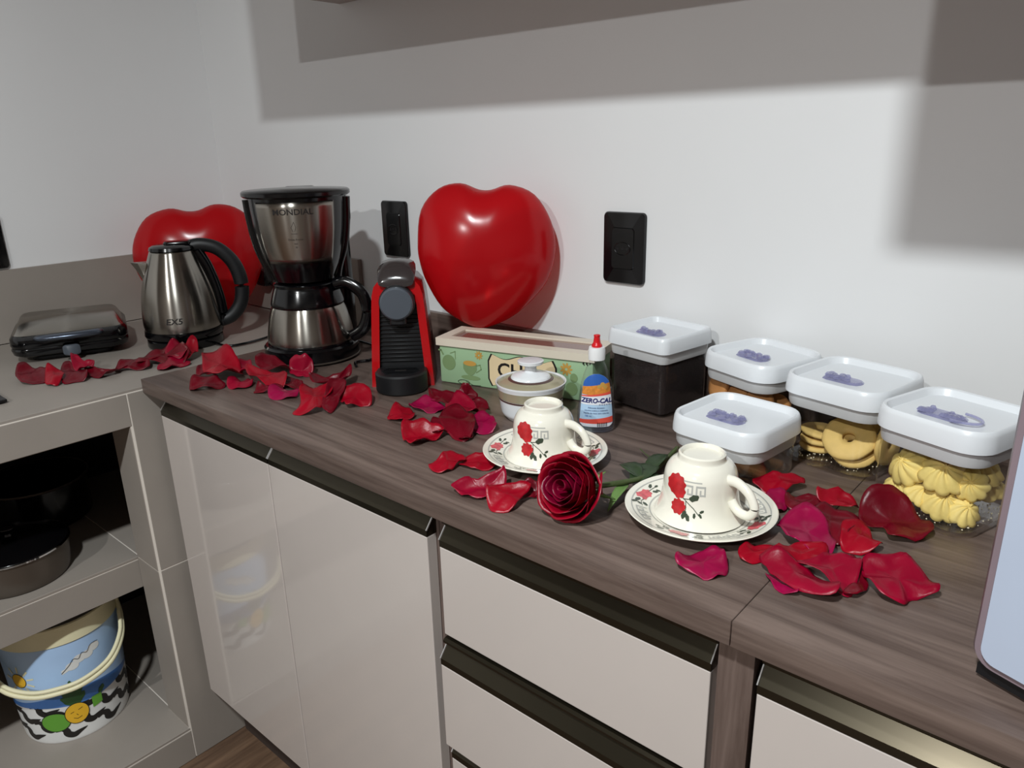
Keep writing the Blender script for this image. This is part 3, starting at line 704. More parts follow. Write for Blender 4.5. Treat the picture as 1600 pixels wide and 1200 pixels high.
lb = lpatch('paper_label', .011, .0925, 'lblue', .0004)
lpatch('sky_print', .068, .0925, 'dblue', .0007, par=lb); lpatch('food_print', .061, .076, 'lorange', .0009, 0, .003, par=lb)
lpatch('coral_stripe', .0595, .0625, 'lred', .0011, .002, .003, par=lb); lpatch('coral_stripe', .0165, .0245, 'lred', .0008, .001, .0025, par=lb); lpatch('white_foot', .0115, .0165, 'lwhite', .0008, par=lb); lpatch('white_band', .046, .060, 'lwhite', .0008, 0, .001, par=lb)
b = nb()
for k, (u, v, r) in enumerate(((.004, .074, .003), (.009, .077, .0035), (.013, .073, .003))): blob(b, fb, u, v, r, r, off=.0012)
build('fruit_print', b, M['mustard'], lb, False)
text('lettering', 'ZERO-CAL', .0098, fb, M['navy'], lb, u=.0, v=.0525, off=.0016, shear=.15, thick=.0003, sx=.96)
text('lettering', '★★★★★' if False else '* * * * *', .005, fb, M['navy'], lb, u=.012, v=.0455, off=.0014)
for i, s_ in enumerate(('Adocante dietetico', 'sacarina sodica e ciclamato', 'liquido de mesa zero calorias')): text('small_print', s_, .0032, fb, M['navy'], lb, u=0, v=.0415 - i * .0042, off=.0012)
text('small_print', '100 mL', .0036, fb, M['dblue'], lb, u=-.012, v=.0285, off=.0012)
b = nb()
for i in range(14): stroke(b, fb, [(.002 + i * .0011, .0125), (.002 + i * .0011, .0185)], .0003 + .0004 * (i % 3 == 0), off=.0014)
build('barcode', b, M['ink'], lb, False)
# ---------------------------------------------------------------- cups and saucers
CP = smoothprof([(.0530, .0), (.0505, .004), (.0465, .012), (.0440, .022), (.0425, .034), (.0418, .044), (.0400, .054), (.0355, .062), (.0300, .066), (.0272, .068), (.0265, .074)])
def cup(loc, rz, lab):
    t = thing('cup', lab, 'cup', loc, rz, 'upside-down teacups on their saucers')
    inner = [(r - .003, z - .002) for r, z in CP if .006 < z < .064][::-1]
    build('bowl', lathe(nb(), [(0, .060)] + inner + [(.0500, .0)] + CP + [(.0245, .0755), (.0225, .074), (.0215, .0705), (.0, .0695)], n=64), M['china'], t)
    f = surf(CP, ang=-PI / 2); rm = .053
    ang = math.radians(52); d = Vector((math.sin(ang), -math.cos(ang), 0))
    def hp(r, z): return (d.x * r, d.y * r, z)
    b = nb(); tube(b, [hp(.038, .053), hp(.050, .0535), hp(.064, .047), (hp(.072, .036)), hp(.073, .028), hp(.067, .0205), hp(.057, .0195), hp(.049, .0235), hp(.043, .030)], lambda s: .0052 - .001 * math.sin(PI * s), n=12, flat=1.25)
    build('handle', b, M['china'], t)
    A = lambda deg: math.radians(deg) * rm
    b = nb(); blob(b, f, A(-40), .0470, .0165, .0115, n=44, wob=.07, k=9, off=.0004, rings=4); blob(b, f, A(-33), .0405, .0105, .0085, n=32, wob=.08, k=7, ph=1, off=.0006, rings=4)
    blob(b, f, A(-31), .0225, .0110, .0088, n=36, wob=.1, k=9, off=.0004, rings=4); build('rose_print', b, M['printred'], t)
    b = nb()
    stroke(b, f, [(A(-28), .036), (A(-18), .030), (A(-8), .024), (A(0), .017)], .0009, off=.0005); stroke(b, f, [(A(-20), .031), (A(-19), .022), (A(-20), .016)], .0009, off=.0005); stroke(b, f, [(A(-24), .033), (A(-14), .034), (A(-8), .036)], .0009, off=.0005)
    for a, v, L, W, r in ((-15, .0335, .014, .0075, .35), (-19, .020, .010, .006, -1.9), (-18, .017, .009, .005, -1.0), (-26, .034, .007, .004, 2.8), (0, .019, .006, .003, -.9), (1, .020, .006, .003, .4), (-6, .019, .006, .0035, -1.6)): leafs(b, f, A(a), v, L, W, r, off=.0005)
    build('leaf_print', b, M['printgreen'], t)
    b = nb()
    stroke(b, f, [(A(-30), .0535), (A(2), .0535)], .0014, off=.0002); u0 = A(-24)
    for k in range(2):
        x = u0 + k * .0175; stroke(b, f, [(x, .037), (x, .049), (x + .0115, .049), (x + .0115, .0395), (x + .0055, .0395), (x + .0055, .0445)], .0022, off=.0002)
    build('key_print', b, M['printgrey'], t)
    return t
SPF = smoothprof([(.030, .0035), (.045, .0045), (.052, .0075), (.060, .0105), (.072, .0145), (.082, .0175), (.0855, .0185)])
def saucer(loc, rz, lab, rot):
    t = thing('saucer', lab, 'saucer', loc, rz, 'saucers under the teacups')
    build('plate', lathe(nb(), [(0, .003)] + SPF + [(.0865, .0178), (.0855, .0165), (.070, .0105), (.052, .003), (.036, .0012), (.034, .0002), (.031, .0004), (.030, .0012), (0, .0014)], n=72), M['china'], t)
    def zr(r):
        for (r0, z0), (r1, z1) in zip(SPF, SPF[1:]):
            if r0 <= r <= r1: return z0 + (z1 - z0) * (r - r0) / (r1 - r0)
        return SPF[-1][1]
    def f(u, v, off): r = .068 + v; a = u / .068; return (r * math.cos(a), r * math.sin(a), zr(r) + off)
    U = lambda deg: math.radians(deg) * .068
    b = nb(); rp = nb(); kp = nb()
    for a0 in rot:
        blob(rp, f, U(a0), 0, .0085, .0065, n=28, wob=.12, k=7, off=.0005); blob(rp, f, U(a0 + 7), .005, .005, .004, n=20, wob=.14, k=5, off=.0006); blob(rp, f, U(a0 + 9), -.002, .004, .003, n=20, wob=.14, k=5, off=.0006)
        for da, v, L, W, r in ((13, .002, .009, .005, .5), (18, -.003, .008, .005, -.6), (20, .004, .008, .004, 1.0), (24, -.001, .006, .0035, 2.2), (-9, -.003, .008, .004, 3.6), (-11, .003, .008, .004, 2.6), (-15, -.003, .006, .003, 4.0), (-17, .001, .006, .003, 3.0)): leafs(b, f, U(a0 + da), v, L, W, r, off=.0005)
        stroke(b, f, [(U(a0 + 8), -.004), (U(a0 + 17), .0), (U(a0 + 26), -.002)], .0008, off=.0005); stroke(b, f, [(U(a0 - 6), .0), (U(a0 - 19), .001)], .0008, off=.0005)
        for k in range(3):
            x = U(a0 + 30 + k * 9.5); stroke(kp, f, [(x, -.006), (x, .005), (x + .0085, .005), (x + .0085, -.002), (x + .004, -.002), (x + .004, .0015)], .0018, off=.0004)
    for rr_ in (.0575, .0785): 
        stroke(kp, f, [(U(a), rr_ - .068) for a in range(0, 361, 5)], .0014, off=.0004)
    build('rose_print', rp, M['printpink'], t); build('leaf_print', b, M['printgreen'], t); build('key_print', kp, M['printgrey'], t)
saucer((.857, .182, ZT), math.radians(39), 'white saucer with rose border behind the rose, left of the other', (165, -12, 75, 255))
saucer((1.104, .160, ZT), math.radians(26), 'white saucer with rose border nearest the worktop front edge', (160, -30, 70, 250))
cup((.855, .182, ZT + .0080), math.radians(39), 'upside-down rose teacup before the sugar bowl, behind the single rose')
cup((1.102, .162, ZT + .0080), math.radians(26), 'upside-down rose teacup nearest the camera, before the empty container')

# ---------------------------------------------------------------- containers
def sq(s, r, z, n=6): return [(x, y, z) for x, y in rrect(s, s, r, n)]
def container(x, y, s, zt, rz, lab, sharp=False, ring=False):
    t = thing('food_container', lab, 'container', (x, y, ZT), rz, 'white-lidded clear containers'); h = zt - ZT; hb = h - .027
    r = .012 if sharp else .026; sb = s * .91
    b = nb(); loft(b, [sq(sb * .96, r * .9, .001), sq(sb, r, .005), sq(sb, r, hb - .012), sq(sb * 1.0, r, hb)], cap1=False); build('body', b, M['clear'], t)
    b = nb(); loft(b, [sq(sb * .90, r * .8, .0045), sq(sb * .93, r * .85, .0055)]); bp_ = build('thick_base', b, M['clear'], t)
    b = nb(); loft(b, [sq(sb * 1.004, r, hb - .015), sq(sb * 1.02, r, hb - .011), sq(sb * 1.03, r, hb + .003)], cap0=False, cap1=False)
    loft(b, [sq(sb * .93, r * .9, hb + .003), sq(sb * .93, r * .9, hb - .014)], cap0=False, cap1=False); build('collar', b, M['seal'], t)['label'] = 'grey sealing collar under the lid'
    b = nb(); R2 = r * 1.15
    loft(b, [sq(s * .93, R2, h - .0245), sq(s, R2, h - .0245), sq(s * 1.0, R2, h - .020), sq(s * .985, R2, h - .006), sq(s * .965, R2, h - .001), sq(s * .945, R2 * .95, h), sq(s * .90, R2 * .85, h - .001), sq(s * .84, R2 * .75, h - .0085), sq(s * .5, R2 * .5, h - .0105)], cap0=True)
    li = build('lid', b, M['lid'], t)
    b = nb(); rk = random.Random(int(s * 1e5)); ox, oy_ = -.010, -.010
    loft(b, [[(ox + x * 1.0, oy_ + y, h - .0104) for x, y in rrect(.054, .026, .010, 2)], [(ox + x * .9, oy_ + y * .8, h - .0075) for x, y in rrect(.054, .026, .010, 2)]])
    for i in range(15):
        px_, py_ = ox + rk.uniform(-.022, .022), oy_ + rk.uniform(-.009, .009); q = rk.uniform(.004, .0068)
        lathe(b, [(0, h - .008), (q, h - .0075), (q * .6, h - .0042), (0, h - .0036)], n=5, c=(px_, py_, 0))
    build('flip_knob', b, M['crystal'], li, False)['label'] = 'lilac crystal plastic flip knob'
    if ring:
        b = nb(); tube(b, [(.008 + .026 * math.cos(a), -.012 + .016 * math.sin(a), h - .0060) for a in [-PI * .5 + PI * i / 12 for i in range(13)]], .0016, n=6, sm=2); build('flip_ring', b, M['crystal'], li)
    return t, sb, r, hb
D = math.radians
# ground coffee
t, sb, r, hb = container(.862, .477, .125, 1.031, D(-10), 'clear container full of dark ground coffee, next to the sweetener bottle', True)
b = nb(); k = .955; loft(b, [sq(sb * k, r * .8, .0065), sq(sb * k, r * .8, hb - .016), sq(sb * k * .9, r * .6, hb - .013)])
co = build('ground_coffee', b, M['coffee'], None)
co.location = (.862, .477, ZT); co.rotation_euler = (0, 0, D(-10)); tag(co, 'dark ground coffee filling the leftmost container', 'coffee', kind='stuff')
# biscuits
def place(o, base, rz, p): 
    c_, s_ = math.cos(rz), math.sin(rz); o.location = (base[0] + c_ * p[0] - s_ * p[1], base[1] + s_ * p[0] + c_ * p[1], ZT + p[2]); return o
ME = {}
def mesh_of(key, bm, m):
    bmesh.ops.recalc_face_normals(bm, faces=bm.faces); me = bpy.data.meshes.new(key); bm.to_mesh(me); bm.free(); me.materials.append(M[m]); ME[key] = me
    me.polygons.foreach_set('use_smooth', [True] * len(me.polygons)); return me
b = nb()
def ringbis(b, R=.0335, r_in=.0085, h=.0045, sd=0):
    prof = [(r_in, -h), (r_in - .001, 0), (r_in, h), (r_in + .006, h * 1.15), (R - .006, h * 1.1), (R - .001, h * .6), (R, 0), (R - .001, -h * .7), (R - .006, -h)]
    rows = []; n = 32
    for i in range(n):
        a = 2 * PI * i / n; wv = 1 + .02 * math.sin(3 * a + sd) + .012 * math.sin(7 * a)
        rows.append([b.verts.new((q * wv * math.cos(a), q * wv * math.sin(a), z + .0008 * math.sin(2 * a + sd))) for q, z in prof])
    for i in range(n):
        A_, B_ = rows[i], rows[(i + 1) % n]
        for j in range(len(prof)): k_ = (j + 1) % len(prof); b.faces.new((A_[j], B_[j], B_[k_], A_[k_]))
ringbis(b); mesh_of('ring_biscuit', b, 'biscuit')
b = nb()
def swirl(b, R=.0265, H=.017, n=9, tw=1.1):
    K = 10; rows = []; seg = 54
    for q in range(1, K + 1):
        s = q / K; row = []
        for i in range(seg):
            a = 2 * PI * i / seg; ph = n * (a) + tw * (1 - s) * 4; fl = abs(math.cos(ph / 2)) ** .7
            rr_ = R * s * (1 - .17 * (1 - fl) * s); z = H * (1 - s ** 2.2) * (.72 + .28 * fl) + .0035 * (1 - s) 
            row.append(b.verts.new((rr_ * math.cos(a), rr_ * math.sin(a), z)))
        rows.append(row)
    c0 = b.verts.new((0, 0, H * .93)); cb = b.verts.new((0, 0, -.003)); low = [b.verts.new((v.co.x * .9, v.co.y * .9, -.004)) for v in rows[-1]]
    for i in range(seg):
        j = (i + 1) % seg; b.faces.new((c0, rows[0][i], rows[0][j])); b.faces.new((rows[-1][i], low[i], low[j], rows[-1][j])); b.faces.new((cb, low[j], low[i]))
    for A_, B_ in zip(rows, rows[1:]):
        for i in range(seg): j = (i + 1) % seg; b.faces.new((A_[i], B_[i], B_[j], A_[j]))
swirl(b); mesh_of('swirl_biscuit', b, 'biscuit2')
b = nb(); lathe(b, smoothprof([(.0001, -.005), (.018, -.0045), (.0215, -.001), (.0205, .004), (.012, .0065), (.0001, .007)], 3), n=28); mesh_of('round_biscuit', b, 'brownbis')
def bis(key, cont, p, rot, lab, group, sc=1.0):
    o = bpy.data.objects.new(key, ME[key]); COL.objects.link(o); x, y, rz = cont; place(o, (x, y), rz, p)
    o.rotation_euler = (Matrix.Rotation(rz, 3, 'Z') @ Matrix.Rotation(D(rot[2]), 3, 'Z') @ Matrix.Rotation(D(rot[1]), 3, 'Y') @ Matrix.Rotation(D(rot[0]), 3, 'X')).to_euler()
    o.scale = (sc, sc, sc); tag(o, lab, 'biscuit', group)
C3 = (1.178, .437, D(-12)); C5 = (1.3136, .355, D(-18)); C2 = (1.037, .474, D(-20)); C4 = (1.074, .313, D(-7))
container(C3[0], C3[1], .139, 1.0215, C3[2], 'clear container holding ring biscuits, third from the left along the wall')
G = 'ring biscuits in the container'
bis('ring_biscuit', C3, (.016, -.026, .041), (38, 14, 0), 'ring biscuit facing the camera, on top of the leaning pair', G)
bis('ring_biscuit', C3, (.019, -.018, .0295), (38, 14, 20), 'ring biscuit directly beneath the camera-facing one', G)
bis('ring_biscuit', C3, (-.034, -.012, .033), (4, 3, 40), 'upper ring biscuit of the flat pair at the left', G, .74)
bis('ring_biscuit', C3, (-.034, -.012, .021), (-3, 2, 10), 'middle ring biscuit of the flat stack at the left', G, .74)
bis('ring_biscuit', C3, (-.034, -.012, .0115), (0, 0, 0), 'lowest ring biscuit of the flat stack at the left', G, .74)
bis('ring_biscuit', C3, (.0525, .006, .036), (0, 86, 0), 'ring biscuit standing on edge at the right wall of its container', G, .9)
bis('ring_biscuit', C3, (-.002, .032, .050), (60, -12, 0), 'ring biscuit leaning in the back behind the others', G)
bis('ring_biscuit', C3, (.026, .036, .040), (66, 10, 0), 'partly hidden ring biscuit at the back right', G)
container(C2[0], C2[1], .134, 1.020, C2[2], 'clear container holding small brown round biscuits, beside the coffee')
G = 'brown round biscuits in the container'
for p, rt, lb_ in (((-.042, -.042, .062), (72, 0, -12), 'brown round biscuit highest at the left front of its container'), ((-.006, -.040, .052), (60, 12, 0), 'brown round biscuit half hidden above the empty container lid'), ((.032, -.036, .056), (50, 30, 0), 'brown round biscuit at the right front of its container'), ((.04, -.01, .045), (30, 60, 0), 'brown round biscuit at the right wall of its container')):
    bis('round_biscuit', C2, p, rt, lb_, G)
lows = [((-.035, -.03, .035), (70, 10, 0)), ((-.015, -.032, .028), (40, -10, 0)), ((.022, -.03, .030), (60, 0, 0)), ((0, 0, .012), (0, 0, 0)), ((-.035, .012, .014), (10, 0, 0)), ((.035, .02, .014), (0, 10, 0)), ((-.01, .02, .03), (20, 0, 0)), ((-.035, -.02, .013), (0, 8, 0)), ((.03, -.02, .012), (-6, 0, 0))]
for i, (p, rt) in enumerate(lows): bis('round_biscuit', C2, p, rt, 'brown round biscuit buried low in the container behind the empty one', 'low brown biscuits')
container(C5[0], C5[1], .131, 1.0265, C5[2], 'clear container full of swirl biscuits, rightmost beside the white appliance', ring=True)
G = 'swirl biscuits in the container'
sw = [((-.026, -.030, .052), (52, -16, 0), 1.0, 'whole flower-like swirl biscuit facing the camera, at the left'),
 ((.012, -.029, .055), (38, 6, 25), 1.0, 'tilted swirl biscuit at the middle of the upper row'),
 ((-.008, -.036, .024), (28, 10, 70), .72, 'small swirl biscuit in the middle below the whole flower one'),
 ((.016, -.030, .023), (40, -4, 50), .95, 'swirl biscuit resting on the floor of its container at the front'),
 ((-.034, -.030, .020), (30, 0, 10), .8, 'swirl biscuit at the bottom left corner of its container'),
 ((.037, -.018, .050), (50, 30, 0), .75, 'swirl biscuit next to the right wall, upper'),
 ((.037, -.026, .020), (20, 40, 0), .75, 'swirl biscuit next to the right wall, lower'),
 ((-.010, .000, .062), (20, 5, 0), 1.0, 'swirl biscuit behind the top row, under the lid'),
 ((-.032, .002, .044), (10, -20, 0), .9, 'swirl biscuit at the left wall behind the whole flower one'),
 ((.028, .012, .056), (15, 10, 30), 1.0, 'swirl biscuit at the back right under the lid'),
 ((-.024, .030, .030), (0, 0, 0), 1.0, 'swirl biscuit low at the back left'), ((.026, .032, .028), (10, 0, 0), 1.0, 'swirl biscuit low at the back right'), ((.0, -.002, .022), (0, 0, 0), 1.0, 'swirl biscuit buried in the middle of its container')]
for p, rt, sc, lb_ in sw: bis('swirl_biscuit', C5, p, rt, lb_, G, sc)
random.seed(3)
def crumbs(C_, n, lab):
    b = nb()
    for i in range(n):
        x, y = random.uniform(-.052, .052), random.uniform(-.052, .052); q = random.uniform(.0005, .0014); lathe(b, [(0, -q), (q, 0), (0, q)], n=5, c=(x, y, .0064))
    o = build('biscuit_crumbs', b, M['sugar'], None, False); o.location = (C_[0], C_[1], ZT); o.rotation_euler = (0, 0, C_[2]); tag(o, lab, 'crumbs', kind='stuff')
crumbs(C3, 160, 'pale crumbs on the floor of the ring biscuit container'); crumbs(C5, 160, 'pale crumbs on the floor of the swirl biscuit container')
container(C4[0], C4[1], .134, .981, C4[2], 'low empty clear container standing in front of the others')

# ---------------------------------------------------------------- the whole rose
t = thing('rose', 'whole crimson rose lying with its stem between the two saucers', 'rose', (.985, .07, ZT))
ax = Vector((-.10, -.93, .36)).normalized(); X_ = ax.cross(Vector((0, 0, 1))).normalized(); Y_ = ax.cross(X_).normalized()
RC = Vector((-.003, .0, .0375)); RM = Matrix((X_, Y_, ax)).transposed()
def rp_(x, y, z):
    p = RM @ Vector((x, y, z)); p.z *= .88; return RC + p
def rosepetal(a0, wd, R0, R1, z0, z1, curl, m, sd, open_=0.0):
    b = nb(); nu, nv = 12, 9; g_ = []
    for j in range(nv + 1):
        v = j / nv; row = []
        for i in range(nu + 1):
            u = i / nu * 2 - 1; shp = math.sqrt(max(0, 1 - abs(u) ** 3)) if v > .5 else 1.0
            top = z1 - (z1 - z0) * .22 * abs(u) ** 2.5
            z = z0 + (top - z0) * v; rr_ = R0 + (R1 - R0) * math.sin(min(1, v * 1.15) * PI / 2) + open_ * v ** 3
            if v > .78: q = (v - .78) / .22; rr_ += curl * q ** 1.5; z -= curl * .75 * q ** 2
            rr_ *= 1 + .03 * math.sin(3 * u + sd) * v + .02 * math.sin(7 * u + sd * 2) * v; a = a0 + u * wd * (.55 + .45 * math.sin(min(1, v * 1.4) * PI / 2))
            row.append(b.verts.new(rp_(rr_ * math.cos(a), rr_ * math.sin(a), z + .0015 * math.sin(5 * u + sd) * v)))
        g_.append(row)
    for j in range(nv):
        for i in range(nu): b.faces.new((g_[j][i], g_[j][i + 1], g_[j + 1][i + 1], g_[j + 1][i]))
    build('petal', b, M[m], t, solid=.0003)
b = nb(); rows = []   # tight spiral heart
for j in range(8):
    v = j / 7; rows.append([tuple(rp_((.0015 + .0125 * s) * (.75 + .3 * v) * math.cos(s * 2.6 * PI), (.0015 + .0125 * s) * (.75 + .3 * v) * math.sin(s * 2.6 * PI), -.012 + (.031 - .004 * s) * v)) for s in [i / 70 for i in range(71)]])
loft(b, rows, cap0=False, cap1=False, closed=False); build('petal_spiral', b, M['rosein'], t, solid=.0003)
for k, (n_, R0, R1, z0, z1, cu_, wd, m) in enumerate(((3, .010, .0165, -.02, .021, .001, 1.25, 'rosein'), (3, .012, .0225, -.024, .022, .0015, 1.3, 'rosein'), (4, .013, .0295, -.028, .021, .0025, 1.1, 'rose'), (4, .014, .0365, -.032, .017, .004, 1.1, 'rose'), (4, .015, .0405, -.035, .007, .006, 1.1, 'rose'))):
    for i in range(n_): rosepetal(2 * PI * i / n_ + k * .7, wd, R0, R1, z0, z1, cu_, m, k * 3 + i)
b = nb(); base = [rp_(0, 0, -.034)]; 
path = [rp_(0, 0, -.028), rp_(0, 0, -.044), Vector((.025, .105, .016)), Vector((.018, .16, .007)), Vector((.002, .25, .0045))]
tube(b, path, lambda s: .0075 * (1 - s * 6) + .004 if s < .1 else .0038 - .0006 * s, n=10); build('stem', b, M['stem'], t)
for i in range(5):
    a = 2 * PI * i / 5 + .4; b = nb(); R_ = []
    for j in range(7):
        v = j / 6; wj = .006 * math.sin(PI * (.2 + .8 * (1 - v)) ) * (1 - v) + .0004; r_ = .007 + .024 * v; z = -.034 + (.006 if i % 2 else -.004) * v - .012 * v * v * (1 if i % 2 else 1.4)
        c_ = (r_ * math.cos(a), r_ * math.sin(a)); tq = (-math.sin(a), math.cos(a)); R_.append([tuple(rp_(c_[0] + tq[0] * wj * k_, c_[1] + tq[1] * wj * k_, z + .001 * (1 - k_ * k_))) for k_ in (-1, 0, 1)])
    loft(b, R_, cap0=False, cap1=False, closed=False); build('sepal', b, M['sepal'], t, solid=.0006)
def leaf(p0, p1, wd, droop=0.0, fold=.3, m='leaf'):
    b = nb(); p0, p1 = Vector(p0), Vector(p1); d = p1 - p0; s = d.cross(Vector((0, 0, 1))).normalized(); R_ = []
    for j in range(13):
        v = j / 12; w_ = wd * math.sin(PI * v ** .75) * (1 + .08 * (j % 2)) + .0003; c_ = p0 + d * v + Vector((0, 0, .006 * math.sin(PI * v) - droop * v))
        R_.append([tuple(c_ + s * w_ * k_ + Vector((0, 0, abs(k_) * w_ * fold))) for k_ in (-1, -.5, 0, .5, 1)])
    loft(b, R_, cap0=False, cap1=False, closed=False); build('leaf', b, M[m], t, solid=.0006)
leaf((.023, .115, .014), (-.022, .137, .012), .012); leaf((.022, .10, .012), (.016, .175, .010), .015, fold=.15); leaf((.024, .112, .010), (.034, .152, .006), .012); leaf((.018, .14, .01), (.012, .205, .012), .010)
leaf((.018, .095, .012), (.03, .032, .003), .006, m='sepal')
tube_ = nb(); tube(tube_, [(.012, .18, .008), (-.012, .190, .010), (-.032, .205, .009)], .0008, n=6); build('leaf_stalk', tube_, M['stem'], t)

